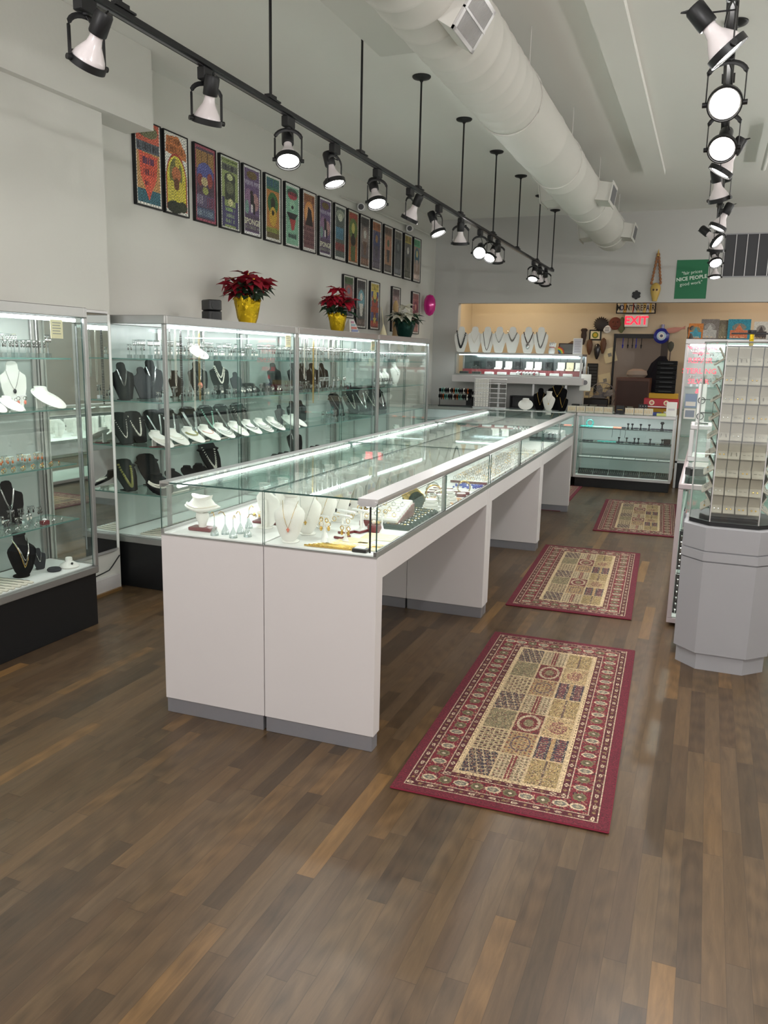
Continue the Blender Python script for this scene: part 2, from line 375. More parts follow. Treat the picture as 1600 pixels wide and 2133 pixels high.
def colour_grid(name, img, w, h, material, M=None, solid=0.0):
    # img: H x W x 3 in sRGB 0..255, row 0 = top. Lies in the local XZ plane facing -Y; becomes a mesh with one coloured cell per pixel
    H, W = img.shape[:2]
    xs = np.linspace(-w/2, w/2, W+1); zs = np.linspace(h, 0, H+1)
    X, Z = np.meshgrid(xs, zs); V = np.stack([X, np.zeros_like(X), Z], -1).reshape(-1, 3)
    i, j = np.meshgrid(np.arange(H), np.arange(W), indexing='ij'); a = i*(W+1)+j
    F = np.stack([a, a+W+1, a+W+2, a+1], -1).reshape(-1, 4)
    me = bpy.data.meshes.new(name); me.from_pydata(V.tolist(), [], F.tolist())
    c = img.astype(float)/255; c = np.where(c <= 0.04045, c/12.92, ((c+0.055)/1.055)**2.4).reshape(-1, 3)
    c4 = np.concatenate([np.repeat(c, 4, 0), np.ones((len(c)*4, 1))], 1)
    at = me.color_attributes.new('print', 'FLOAT_COLOR', 'CORNER'); at.data.foreach_set('color', c4.ravel().astype(np.float32))
    me.materials.append(material)
    if M is not None: me.transform(M)
    me.update(); return me
def paint(W, H, bg): a = np.zeros((H, W, 3)); a[:] = bg; return a
def rect(a, x0, y0, x1, y1, c):
    H, W = a.shape[:2]; a[int(round(y0*H)):int(round(y1*H)), int(round(x0*W)):int(round(x1*W))] = c
def ell(a, cx, cy, rx, ry, c):
    H, W = a.shape[:2]; y, x = np.mgrid[0:H, 0:W]; m = (((x+.5)/W-cx)/rx)**2+(((y+.5)/H-cy)/ry)**2 < 1; a[m] = c
def poly(a, pts, c):
    H, W = a.shape[:2]; y, x = np.mgrid[0:H, 0:W]; x = (x+.5)/W; y = (y+.5)/H; ins = np.zeros((H, W), bool); n = len(pts)
    for i in range(n):
        x0, y0 = pts[i]; x1, y1 = pts[(i+1) % n]
        if y0 == y1: continue
        cnd = ((y0 > y) != (y1 > y)) & (x < (x1-x0)*(y-y0)/(y1-y0)+x0); ins ^= cnd
    a[ins] = c
def bars(a, y0, y1, x0, x1, c, rng, dens=0.62):   # rows of unreadable lettering
    H, W = a.shape[:2]; X0, X1 = int(x0*W), int(x1*W)
    on = rng.random(X1-X0) < dens
    for k, x in enumerate(range(X0, X1)):
        if on[k]:
            t = rng.integers(0, 2); a[int(y0*H)+t:int(y1*H), x] = c

# ---------------------------------------------------------------- the room
XL, YB, ZC = -3.48, 10.4, 3.23
struct('floor', P().box((-3.7, -3.7, -0.1), (3.4, 12.6, 0), FLOORM))
struct('ceiling', P().box((-3.7, -3.7, ZC), (3.4, 10.6, ZC+.1), CEIL))
struct('wall_left', P().box((-3.7, -3.7, 0), (XL, 12.6, ZC), WALL))
struct('wall_left_pilaster', P().box((XL, -3.6, 0), (-3.32, 3.9, ZC), WALL))
struct('wall_left_bulkhead', P().box((-3.4795, 3.901, 2.78), (-3.319, 4.3, ZC-.001), WALL).box((-3.319, -3.6, 2.78), (-3.271, 4.3, ZC-.001), WALL))
struct('wall_right', P().box((3.2, -3.7, 0), (3.4, 12.6, ZC), WALL))
wf = P(); wf.box((-3.7, -3.8, 0), (3.4, -3.6, 0.4), WALL).box((-3.7, -3.8, 2.85), (3.4, -3.6, ZC), WALL).box((-3.7, -3.8, .4), (-3.0, -3.6, 2.85), WALL).box((2.5, -3.8, .4), (3.4, -3.6, 2.85), WALL)
struct('wall_front', wf)
struct('window_1', P().pane((-3.0, -3.72, .4), (2.5, -3.71, 2.85), GLASS, EDGE))
wb = P(); wb.box((XL, YB, 2.18), (3.2, YB+.12, ZC), WALLB).box((XL, YB, 0), (-3.14, YB+.12, 2.18), WALLB).box((-3.14, YB, 0), (-1.46, YB+.12, 1.2), WALLB)
struct('wall_back', wb)
wr = P(); wr.box((-3.47, 12.0, 0), (-1.28, 12.12, 2.75), CREAM).box((-.56, 12.0, 0), (3.19, 12.12, 2.75), CREAM).box((-1.28, 12.0, 1.86), (-.56, 12.12, 2.75), CREAM)
struct('wall_workroom', wr)
struct('wall_workroom_left', P().box((XL, YB+.125, 0), (-3.41, 11.995, 2.75), CREAM))
struct('ceiling_workroom', P().box((XL, YB+.125, 2.75), (3.2, 12.5, 2.85), CREAM))
TAUPE = mat('taupe_wall_paint', (176, 166, 158), .8)
struct('wall_passage', P().box((-1.5, 12.5, 0), (-.3, 12.58, 2.7), TAUPE))
dr = P(); dr.box((-1.27, 11.96, 1.80), (-.56, 11.999, 1.86), BLKM).box((-.655, 11.955, 0), (-.565, 11.999, 1.80), mat('dark_door_frame', (62, 52, 48), .5)).box((-1.30, 11.965, 0), (-1.27, 11.999, 1.86), BLKM)
struct('door_1', dr)
struct('trim_1', P().box((-.73, -3.5, 3.185), (-.55, 8.3, ZC-.001), CEIL))
bb = P(); bb.box((-3.319, -3.5, 0), (-3.295, 3.86, .10), LAM).box((-3.295, -3.5, 0), (-3.28, 3.86, .018), mat('oak_shoe_moulding', (132, 100, 62), .5))
struct('baseboard_left', bb)

# ---------------------------------------------------------------- island of glass counters (turned a little against the room)
DA = 0.0244
def K(x, y, z=0): c, s = math.cos(DA), math.sin(DA); return (x*c-y*s, x*s+y*c, z)
XR_, XS_, XL_ = -0.980, -1.4385, -1.897
YS = [2.59, 4.375, 6.16, 7.945]
ZG, ZT = 0.754, 0.965
def island(row, k, label):
    y0, y1 = YS[k]+.0015, YS[k+1]-.0015
    xo, xi = (XR_, XS_+.0015) if row == 'R' else (XL_, XS_-.0015)
    a, b = min(xo, xi), max(xo, xi); L = y1-y0; sg = 1 if row == 'R' else -1
    ox, oy = (a+b)/2, (y0+y1)/2
    t = thing('glass_counter', label, 'display counter', K(ox, oy, 0), DA, 'white glass-topped counters of the island')
    a -= ox; b -= ox; xo -= ox; xi -= ox; y0 -= oy; y1 -= oy
    th = .065
    for yy in (y0, y1-th):
        part('end_panel', P().cbox((a, yy, .062), (b, yy+th, .752), LAM, .0015), t)
        part('toe_kick', P().cbox((a+.004, yy+.004, 0), (b-.006, yy+th-.006, .061), KICK, .001), t, 'grey metal toe kick')
    part('apron', P().cbox((a+.001, y0+th, .664), (b-.001, y1-th, .752), LAM, .0015), t)
    part('deck', P().cbox((a+.004, y0+.004, .752), (b-.004, y1-.004, .762), WHITE, .001), t)
    rl = P()
    e = .0115
    X0, X1 = (xo-.014, xo) if row == 'R' else (xo, xo+.014)
    rl.cbox((X0, y0, .752), (X1, y1, .775), ALU, .001)
    if k == 0: rl.box((a, y0-.001, .749), (b, y0+.006, .7545), ALU)
    part('bottom_rail', rl, t, 'aluminium bottom rail')
    # rail along the outer top edge
    rp = P()
    if row == 'R': rp.prism([(0, 0), (.078, 0), (.078, -.012), (.066, -.028), (.010, -.028), (0, -.020)], y0, y1, ALUW, Matrix.Translation((xo-.078, 0, ZT)) @ Matrix(((1,0,0,0),(0,0,1,0),(0,1,0,0),(0,0,0,1))))
    else: rp.prism([(0, 0), (.045, 0), (.045, -.010), (.020, -.022), (0, -.022)], y0, y1, ALU, Matrix.Translation((xo, 0, ZT)) @ Matrix(((1,0,0,0),(0,0,1,0),(0,1,0,0),(0,0,0,1))))
    part('top_rail', rp, t, 'aluminium top rail')
    if row == 'R': tg = P().pane((xi, y0, .957), (xo-.074, y1, .963), TOPGL, EDGE)
    else: tg = P().pane((xo+.040, y0, .957), (xi, y1, .963), TOPGL, EDGE)
    part('top_glass', tg, t)
    for yy in ([y0] if k == 0 else [])+([y1-.006] if k == 2 else []):
        part('end_glass', P().pane((a+.002, yy, .7555), (b-.002, yy+.006, .9565), GLASS, EDGE), t)
    # outer side: two sliding panes
    xs = xo-.006 if row == 'R' else xo+.001
    part('sliding_pane', P().pane((xs, y0+.002, .775), (xs+.005, -.004, .937), GLASS, EDGE), t)
    part('sliding_pane', P().pane((xs-.007*sg, -.02, .775), (xs-.007*sg+.005, y1-.002, .937), GLASS, EDGE), t)
    st = P(); st.box((xs-.010 if sg > 0 else xs, -.03, .772), (xs+.002 if sg > 0 else xs+.012, -.012, .94), ALU)
    part('pane_stile', st, t)
    if row == 'R' and k == 0:
        part('lock_bar', P().cyl((b-.035, y0+.02, .765), (b-.035, y0+.02, .952), .004, BLKM, 8).box((b-.043, y0+.012, .94), (b-.024, y0+.03, .956), ALU), t, 'black lock bar')
    lx = xo-.066*sg if row == 'L' else xo-.05*sg
    lp = P().cyl((lx, y0+.03, .945 if row == 'L' else .935), (lx, y1-.03, .945 if row == 'L' else .935), .0075, LED, 8)
    part('led_tube', lp, t, 'lit LED tube')
    l = area('counter_led', K(ox+lx, oy, .934 if row == 'L' else .925), (math.cos(DA)*-sg*.5, math.sin(DA)*-sg*.5, -1), .012, L-.1, .55, (.97, 1, 1)); l.rotation_euler = (0, 0, DA); l.rotation_euler.rotate_axis('Y', .45*sg)
    return t
dist = [('front', 0), ('middle', 1), ('far', 2)]
for nm, k in dist: island('R', k, f'white glass counter in the {nm} of the island, row beside the rugs')
for nm, k in dist: island('L', k, f'white glass counter in the {nm} of the island, row towards the left wall')

# ---------------------------------------------------------------- rugs
def rug_image():
    rng = np.random.default_rng(5); W, H = 182, 420; a = paint(W, H, (120, 26, 48))
    red = (134, 34, 50); dk = (52, 40, 44); crm = (214, 194, 150); sage = (134, 132, 108); gold = (190, 156, 98); navy = (44, 42, 66)
    px = lambda n: n/W; py = lambda n: n/H
    def frame(i, c): a[i:H-i, i:W-i] = c
    frame(9, (206, 188, 160)); frame(10, (96, 30, 42)); frame(17, (206, 188, 160)); frame(18, red); frame(36, (206, 188, 160)); frame(37, (96, 30, 42)); frame(43, (226, 206, 160)); frame(46, crm)
    def along(i, step, fn):
        # place motifs on a rectangular ring at inset i
        x0, x1, y0, y1 = i, W-i, i, H-i
        nx = max(2, round((x1-x0)/step)); ny = max(2, round((y1-y0)/step))
        k = 0
        for q in range(ny): fn(x0, y0+(y1-y0)*q/ny, k, 1); fn(x1, y1-(y1-y0)*q/ny, k, 1); k += 1
        for q in range(nx): fn(x0+(x1-x0)*(q+1)/nx, y0, k, 0); fn(x1-(x1-x0)*(q+1)/nx, y1, k, 0); k += 1
    # speckled vine grounds
    for ring, cols in (((18, 36), [red, red, dk, sage, (176, 120, 100), (90, 28, 40), (198, 170, 140)]), ((10, 17), [(96, 30, 42), (60, 36, 44), (150, 130, 96), (96, 30, 42)]), ((37, 43), [(96, 30, 42), (60, 36, 44), (150, 110, 86), (96, 30, 42)])):
        i0, i1 = ring; m = np.zeros((H, W), bool); m[i0:H-i0, i0:W-i0] = True; m[i1:H-i1, i1:W-i1] = False
        y, x = np.mgrid[0:H, 0:W]
        s = np.sin(x*.9+2*np.sin(y*.45))+np.sin(y*.8+2.2*np.sin(x*.5))
        r = rng.random((H, W))
        for c, lo, hi in ((cols[2], 1.0, 1.4), (cols[3], 1.4, 1.8), (cols[1+3 if len(cols) > 4 else 3], -1.9, -1.55), (cols[-1], -1.35, -1.2)):
            a[m & (s > lo) & (s < hi) & (r < .85)] = c
    def big(x, y, k, v):
        if k % 2 == 0:
            ell(a, px(x), py(y), px(6.8), py(5), (216, 200, 166)); ell(a, px(x), py(y), px(5), py(3.4), (120, 122, 112)); ell(a, px(x), py(y), px(2.6), py(1.6), (176, 168, 140))
        else:
            for d in range(8):
                t = d*PI/4; ell(a, px(x+4*math.cos(t)), py(y+4*math.sin(t)), px(2.1), py(2.1), (128, 122, 84))
            ell(a, px(x), py(y), px(4), py(4), (104, 98, 70)); ell(a, px(x), py(y), px(1.6), py(1.6), (220, 208, 180))
    along(27, 15, big)
    def small(x, y, k, v):
        if k % 2 == 0: ell(a, px(x), py(y), px(1.6 if v else 3), py(3 if v else 1.6), (216, 200, 170)); ell(a, px(x), py(y), px(.8 if v else 1.5), py(1.5 if v else .8), (130, 90, 80))
        else: ell(a, px(x), py(y), px(1.6), py(1.6), (150, 120, 80))
    along(13.5, 9, small); along(40, 9, small)
    def dots(x, y, k, v): ell(a, px(x), py(y), px(.8), py(.8), (96, 60, 50))
    along(44.5, 6, dots)
    # field: 3 x 9 garden tiles
    fx0, fx1, fy0, fy1 = 47, W-47, 47, H-47; nx, ny = 3, 7; tw = (fx1-fx0)/nx; tt = (fy1-fy0)/ny
    for r in range(ny):
        for c in range(nx):
            x0 = int(fx0+c*tw)+1; x1 = int(fx0+(c+1)*tw)-1; y0 = int(fy0+r*tt)+1; y1 = int(fy0+(r+1)*tt)-1
            kind = [('tree', 'sage', 'vine'), ('comb', 'medal', 'flower'), ('gold', 'flower2', 'navy')][c][(r+[0, 0, 0][c]) % 3]
            h, w = y1-y0, x1-x0; yy, xx = np.mgrid[0:h, 0:w]; u = (xx+.5)/w*2-1; v = (yy+.5)/h*2-1; t = np.zeros((h, w, 3)); n = rng.random((h, w))
            if kind == 'tree':
                t[:] = navy; b = np.abs(np.sin(xx*.55+yy*.35)+np.sin(yy*.6-xx*.3)); t[b < .35] = (206, 188, 150); t[(b > 1.5) & (n < .6)] = (150, 104, 80)
            elif kind == 'sage': t[:] = (140, 136, 100); t[n < .2] = (104, 100, 78); t[(n > .93)] = (206, 190, 150)
            elif kind == 'vine':
                t[:] = (206, 190, 150); b = np.sin(xx*.7)*np.sin(yy*.7); t[b > .35] = (80, 50, 48); t[b < -.6] = (120, 116, 84)
            elif kind == 'comb':
                t[:] = (214, 200, 164); t[(xx % 4 < 2) & (yy % 5 > 1)] = (130, 118, 92); t[np.abs(u) < .16] = (134, 40, 52); t[(np.abs(u) < .06)] = (220, 200, 160)
            elif kind == 'medal':
                t[:] = (126, 34, 46); q = u*u+v*v; t[(q < .75) & (q > .45)] = (218, 204, 176); t[q < .14] = (140, 134, 100); t[(q > 1.2) & (n < .4)] = (60, 34, 44)
            elif kind == 'flower':
                t[:] = (196, 166, 112); b = np.sin(xx*.8+1)*np.sin(yy*.6); t[b > .5] = (128, 60, 58); t[b < -.7] = (90, 84, 96); q = u*u+v*v; t[(q < .5) & (q > .36)] = (96, 80, 96)
            elif kind == 'gold': t[:] = (176, 154, 96); t[n < .14] = (100, 86, 60); t[(np.abs(u) < .08)] = (90, 70, 66); t[(n > .95)] = (220, 206, 160)
            elif kind == 'flower2':
                t[:] = (204, 180, 126); q = u*u+v*v; t[(q < .4) & (n < .6)] = (126, 52, 60); t[(q > .5) & (n < .15)] = (110, 96, 70)
            else:
                t[:] = navy; t[(yy % 4 < 2) & (np.abs(u) > .35) & (np.abs(u) < .85)] = (140, 52, 60); t[np.abs(u) < .12] = (196, 160, 100); t[(n > .93)] = (200, 190, 160)
            br_ = rng.random((h, w)); alt = [(120, 44, 54), (190, 166, 118), (90, 84, 70), (206, 190, 156)]
            for q_, al in enumerate(alt): t[(br_ > .045*q_) & (br_ < .045*(q_+1))] = al
            t = t*.85+np.array((176, 156, 112))*.15
            a[y0:y1, x0:x1] = t
    g_ = a.mean(-1, keepdims=True); a = (a*.86+g_*.14)*(1+rng.normal(0, .11, a.shape[:2])[..., None])*np.array([.84, .80, .78])
    return np.clip(a, 0, 255)
RW, RL = 0.728, 1.72
rug_me = colour_grid('rug', rug_image(), RW, RL, RUGM, Matrix(((1, 0, 0, 0), (0, 0, 1, 0), (0, -1, 0, 0.009), (0, 0, 0, 1))))
bm = bmesh.new(); bm.from_mesh(rug_me)
if sum(f.normal.z for f in bm.faces) < 0: bmesh.ops.reverse_faces(bm, faces=bm.faces)
bm.to_mesh(rug_me); bm.free()
def put_rug(x0, y0, ang, label):
    t = thing('rug', label, 'rug', (x0, y0, 0), ang, 'red bordered patterned rugs along the island')
    o = bpy.data.objects.new('woven_field', rug_me); COL.objects.link(o); o.parent = t; o.location = (RW/2, 0, 0)
    part('binding', P().cbox((-.002, -.002, .0005), (RW+.002, RL+.002, .0085), mat('rug_binding', (122, 28, 50), .9), .003), t)
def RT(d, x, y): c, s = math.cos(d), math.sin(d); return (x*c-y*s, x*s+y*c)
x, y = RT(.036, -.8052, 2.390); put_rug(x, y, .036, 'patterned rug closest to the camera, full tile pattern in view')
x, y = RT(.0471, -.7997, 4.637); put_rug(x, y, .0471, 'second patterned rug, between the nearest rug and the far one')
put_rug(-.826, 7.08, .05, 'third patterned rug, partly hidden by the side counter on the right')
put_rug(-1.97, 7.84, -PI/2*.0+.02, 'farthest patterned rug, only a red corner showing behind the island')

# ---------------------------------------------------------------- tall wall showcases
XB, XF = -3.30, -2.955     # back and front planes
def wall_case(label, xb, xf, y0, y1, shelves, ztop=1.672, nd=2, shelf_d=None, group='tall glass wall showcases', first=False, open_far=True, back=True):
    ox, oy = (xb+xf)/2, (y0+y1)/2
    t = thing('wall_showcase', label, 'display cabinet', (ox, oy, 0), 0, group)
    x0, x1, a, b = xb-ox, xf-ox, y0-oy, y1-oy
    part('base', P().cbox((x0, a+.012, 0), (x1-.012, b-.012, .288), BLK, .002), t, 'black base')
    fr = P(); w = .024
    fr.cbox((x0, a, .288), (x1, b, .326), ALU, .003)
    part('bottom_rail', fr, t)
    for px in (x0, x1-w):
        for py in (a, b-w): part('post', P().cbox((px, py, .326), (px+w, py+w, ztop-.05), ALU, .003), t)
    fr = P()
    fr.cbox((x0, a, ztop-.05), (x1, a+w, ztop), ALU, .003).cbox((x0, b-w, ztop-.05), (x1, b, ztop), ALU, .003).cbox((x1-w, a+w, ztop-.05), (x1, b-w, ztop), ALU, .003).cbox((x0, a+w, ztop-.05), (x0+w, b-w, ztop), ALU, .003)
    fr.box((x0+.003, a+.003, ztop-.003), (x1-.003, b-.003, ztop+.001), LAM)
    part('top_frame', fr, t)
    part('deck', P().box((x0+w, a+w, .326), (x1-w, b-w, .334), WHITE), t)
    if back: part('back_panel', P().box((x0+.004, a+w+.0005, .335), (x0+.012, b-w-.0005, ztop-.051), BACKP), t)
    n = 3
    for i in range(n+1):
        yy = a+.05+(b-a-.1)*i/n
        part('shelf_standard', P().cbox((x0+.013, yy-.012, .34), (x0+.027, yy+.012, ztop-.06), ALU, .002), t)
    for s in shelves:
        part('shelf', P().pane((x0+.034, a+.03, s-.007), (x1-(.05 if shelf_d is None else shelf_d), b-.03, s), SHELF, EDGEL), t)
    for py in (a+.009, b-.015): part('end_glass', P().pane((x0+w, py, .335), (x1-w, py+.006, ztop-.051), GLASS, EDGE), t)
    m = (a+b)/2
    part('sliding_door', P().pane((x1-.013, a+w+.001, .330), (x1-.008, m+.012, ztop-.052), GLASS, EDGE), t)
    part('sliding_door', P().pane((x1-.021, m-.012, .330), (x1-.016, b-w-.001, ztop-.052), GLASS, EDGE), t)
    part('led_tube', P().cyl((x1-.038, a+.05, ztop-.064), (x1-.038, b-.05, ztop-.064), .009, LEDB, 8), t, 'lit LED tube')
    for pz, en in ((ztop-.078, 3.6),):
        l = area('showcase_led', (xf-.042, oy, pz), (-.5, 0, -1), .014, (y1-y0)-.16, en*(y1-y0)/1.6, (.985, 1, 1)); l.rotation_euler = (0, .5, 0)
    for py in (a+.040, b-.040): part('led_tube', P().cyl((x1-.040, py, .42), (x1-.040, py, ztop-.09), .004, LEDW, 6), t, 'unlit upright tube')
    return t
SH = [1.42, 1.165, .89, .596]
wall_case('tall glass showcase at the left edge, cut off by the picture', XB, XF, 1.62, 3.302, [1.42, 1.165, .877, .583], shelf_d=.09)
wall_case('long tall glass showcase with black base below the tall red poinsettia', -3.45, XF, 3.93, 5.566, SH, shelf_d=.045)
wall_case('tall glass showcase below the small red poinsettia, between its two neighbours', -3.45, XF, 5.57, 7.22, SH)
wall_case('last tall glass showcase of the wall row, below the white poinsettia', -3.45, XF, 7.224, 8.73, [1.42, 1.165, .90, .62])
for lb, (x, y, z) in (('small notice card inside the left-edge showcase door, top corner', (-2.985, 3.12, 1.56)), ('small notice card at the top far corner of the long showcase door', (-2.985, 5.47, 1.565)), ('small notice card at the top corner beside the white poinsettia showcase', (-2.985, 7.14, 1.565))):
    c = P().box((-.0008, -.04, -.045), (.0008, .04, .045), IVORY)
    for i in range(5): c.box((.0009, -.028, .028-i*.013), (.0011, .028-.006*(i % 2), .032-i*.013), mat('faint_print', (150, 150, 146), .8))
    solo('notice_card', c, lb, 'sign', (x, y, z), 0, 'small notice cards on showcase doors', smooth=False)
# mirror on the pilaster between two showcases, with cable
mt = thing('wall_mirror', 'tall wall mirror between the left-edge showcase and the long showcase', 'mirror', (-3.305, 3.605, .25))
part('mirror_glass', P().box((-.006, -.245, .02), (.006, .245, 1.42), MIRR), mt, smooth=False)
part('frame', P().cbox((-.012, -.255, .0), (.004, .255, .018), ALUW, .002).cbox((-.012, -.255, 1.422), (.004, .255, 1.44), ALUW, .002), mt)
part('frame', P().cbox((-.012, .247, .018), (.010, .262, 1.422), WHITE, .002), mt)
cb = [(-3.29, 3.40+.46*i/14, .125+.035*((i/14)**2)+(.06*max(0, i/14-.8)/.2 if i > 11 else 0)) for i in range(15)]
solo('power_cable', P().tube([Vector(p)-Vector((-3.29, 3.40, 0)) for p in cb], .004, BLKM, 6), 'black power cable looping along the baseboard below the mirror', 'cable', (-3.29, 3.40, 0))

# ---------------------------------------------------------------- jewellery and its displays
def sect(rings): return rings
def bust_loft(p, m, s=1.0, lean=0.0):
    S = [(0.004, .014, .004, .006), (.014, .030, .0, .009), (.040, .046, -.002, .013), (.080, .060, 0, .020), (.112, .069, .004, .026), (.134, .071, .010, .030), (.148, .064, .016, .030), (.160, .050, .022, .028), (.170, .038, .026, .026), (.182, .030, .030, .024), (.204, .028, .033, .023), (.210, .033, .033, .027), (.221, .032, .034, .027)]
    n = 16; rings = []
    for z, rx, yc, ry in S:
        rings.append([((rx*math.cos(2*PI*j/n))*s, (yc+ry*math.sin(2*PI*j/n)*(1 if math.sin(2*PI*j/n) < 0 else .55))*s, z*s) for j in range(n)])
    p.loft(rings, m)
    return p
def chain_on_bust(p, s, m, drop=.10, r=.0011, pend=None, pr=.008, beads=None):
    # drape from the sides of the neck to a low point on the chest; front surface interpolated from the loft
    def fy(z):
        tab = [(.004, .022), (.045, -.012), (.085, -.024), (.125, -.026), (.15, -.02), (.17, -.01), (.186, -.001), (.2, .005)]
        for (a, ya), (b, yb) in zip(tab, tab[1:]):
            if a <= z <= b: return ya+(yb-ya)*(z-a)/(b-a)
        return tab[-1][1]
    pts = []; N = 16
    for i in range(N+1):
        t = i/N*2-1; zz = .188-drop*(1-abs(t)**1.35); x = .036*t*(1-.15*(1-abs(t)))
        yy = fy(zz)-.003+.030*abs(t)**3
        pts.append((x*s, yy*s, zz*s))
    if beads:
        for q in pts: p.ball(q, beads*s, m, 6, 4)
        for q, w in zip(pts, pts[1:]): p.ball(((q[0]+w[0])/2, (q[1]+w[1])/2, (q[2]+w[2])/2), beads*s, m, 6, 4)
    else: p.tube(pts, r, m, 4)
    if pend:
        c = pts[N//2]; p.cyl((c[0], c[1]-.001, c[2]), (c[0], c[1]-.002, c[2]-pr*2*s), pr*.45*s, pend, 6)
        p.box((c[0]-pr*s*.8, c[1]-.003, c[2]-pr*s*1.1), (c[0]+pr*s*.8, c[1]-.001, c[2]-pr*s*.5), pend)
    return p
def mk_bust(m, base=True):
    def f():
        t = thing('necklace_bust', '', 'display bust')
        part('form', bust_loft(P(), m), t)
        q = P().box((-.012, .028, .006), (.012, .045, .14), m)
        q.lathe([(.001, 0), (.038, 0), (.040, .003), (.038, .006), (.001, .006)], m, 18, (0, .03, 0))
        part('stand', q, t)
        return t
    return f
def outline(w, h, neck=.30, sh=.80, waist=.55):
    pts = [(-waist*w/2, 0), (waist*w/2, 0), (.44*w+.03*w, h*.42), (w/2, h*.64), (w*.47, h*.70), (neck*w*.75, h*.76), (neck*w*.55, h*.82), (neck*w*.52, h*.93), (neck*w*.35, h*.985), (0, h), ]
    r = pts[:]
    for x, y in reversed(pts[2:-1]): r.append((-x, y))
    return r
def mk_board(m, w=.15, h=.24, tilt=.22, neck=.34, name='necklace_display'):
    def f():
        t = thing(name, '', 'necklace display')
        M = T(0, 0, .006, 0, PI/2-tilt)
        part('board', P().prism(outline(w, h, neck), -.006, .006, m, M), t)
        part('easel_leg', P().box((-.016, h*math.sin(tilt)*.55, .001), (.016, h*math.sin(tilt)*.55+.005, h*.5), m).box((-.03, 0, .0005), (.03, h*math.sin(tilt)*.6+.02, .006), m), t)
        return t
    return f
def chain_on_board(p, w, h, tilt, m, drop, rows=1, r=.0012, beads=None, pend=None, wid=.20, gap=.012):
    M = T(0, 0, .006, 0, PI/2-tilt)
    for k in range(rows):
        d = drop*h+k*gap; top = h*.80; W = w*wid+k*.004; N = 14; pts = []
        for i in range(N+1):
            a = i/N*2-1; pts.append(Vector((W*a*(1.0-.12*(1-abs(a))), top-d*(1-abs(a)**1.7), .0075+(beads or r))))
        pts = [M @ q for q in pts]
        if beads:
            L = []
            for q, u in zip(pts, pts[1:]): L += [q, (q+u)/2]
            for q in L: p.ball(q, beads*random.uniform(.85, 1.15), m, 6, 4)
        else: p.tube(pts, r, m, 4)
    if pend:
        c = pts[N//2]; p.ball((c.x, c.y-.003, c.z-pend[1]*1.2), pend[1], pend[0], 8, 6, 1.4)
    return p
def mk_collar(m, base=None):
    def f():
        t = thing('collar_display', '', 'necklace display')
        n = 20; rings = []
        for rx, ry, yc, zc, sl in ((.020, .020, -.020, .050, .50), (.076, .090, -.040, .052, .54), (.078, .093, -.040, .055, .54), (.076, .091, -.039, .058, .53), (.060, .066, -.020, .068, .46), (.052, .047, -.004, .078, .38), (.042, .038, .006, .088, .25), (.036, .032, .011, .100, .15), (.034, .030, .012, .116, .1), (.027, .024, .012, .116, .1)):
            rings.append([(rx*math.cos(2*PI*j/n), yc+ry*math.sin(2*PI*j/n), max(.001, zc+sl*ry*math.sin(2*PI*j/n))) for j in range(n)])
        part('leg', P().box((-.02, .02, 0), (.02, .028, .075), m), t)
        part('form', P().loft(rings, m), t)
        if base: part('foot', P().cbox((-.045, -.03, 0), (.045, .035, .006), base, .001), t)
        return t
    return f
def collar_strands(m, rows=3, r=.0028, r0=0, bead=True, step=.24, n=26):
    p = P()
    for k in range(rows):
        t = .10+k*step; rx = .054+.024*t; ry = .052+.040*t; yc = -.007-.032*t; zc = .0785-.022*t; sl = .40+.14*t
        pts = [(rx*math.cos(a), yc+ry*math.sin(a), zc+sl*ry*math.sin(a)+r*.8) for a in [PI+.12+(PI-.24)*i/n for i in range(n+1)]]
        if bead:
            for q in pts: p.ball(q, r, m, 6, 4)
        else: p.tube(pts, r*.7, m, 4)
    return p
def earring_stand_mesh(metal, h=.065, stone=None, white=False, tee=True):
    p = P(); m = WHITE if white else ACRYL
    if white: p.lathe([(.001, 0), (.014, 0), (.010, .008), (.004, .022), (.0025, .03), (.0025, h), (.001, h)], m, 10)
    else: p.box((-.011, -.011, 0), (.011, .011, .022), m).cyl((0, 0, .022), (0, 0, h), .0034, m, 6)
    ww_ = .026 if h > .1 else .019; p.box((-ww_, -.0025, h), (ww_, .0025, h+.005), m)
    for sx in (-1, 1) if not (h > .1) else (-1.6, -.55, .55, 1.6):
        x = .013*sx; p.torus((x, -.003, h-.008), .007, .0016, metal, 8, 4, axis='y'); p.ball((x, -.003, h-.024), .0058, stone or metal, 6, 4, 1.5)
    return p.mesh('earring_stand')
def ring_mesh(metal, stone):
    p = P(); p.torus((0, 0, .009), .0085, .0014, metal, 12, 4, axis='y'); p.ball((0, 0, .0195), .0038, stone, 6, 4, .7); return p.mesh('ring')
def strand_mesh(m, L, r, w=.012, disc=True, long_m=None):
    p = P()
    if disc: p.lathe([(.001, -.002), (.011, -.002), (.011, .001), (.004, .004), (.001, .004)], ACRYL, 12, M=T(0, 0, 0, 0, 0, PI/2)).torus((.006, 0, -.004), .004, .001, SILV, 8, 4, axis='x')
    n = int(L/(r*2.1))
    for i in range(n):
        z = -.008-i*L/n; ww = w*min(1, (i+1)/6)*min(1, (n-i)/4)
        for sx in (-1, 1): p.ball((.006, sx*ww/2, z), r, m, 5, 4)
    return p.mesh('bead_necklace')
BW = Maker(mk_bust(LEA)); BK = Maker(mk_bust(VELV))
BB = Maker(mk_board(VELV, .15, .23, .25)); BG = Maker(mk_board(GREYV, .13, .20, .25)); BWb = Maker(mk_board(LEA, .15, .27, .12, .42)); RAMP = Maker(mk_board(VELV, .14, .22, .55, .8))
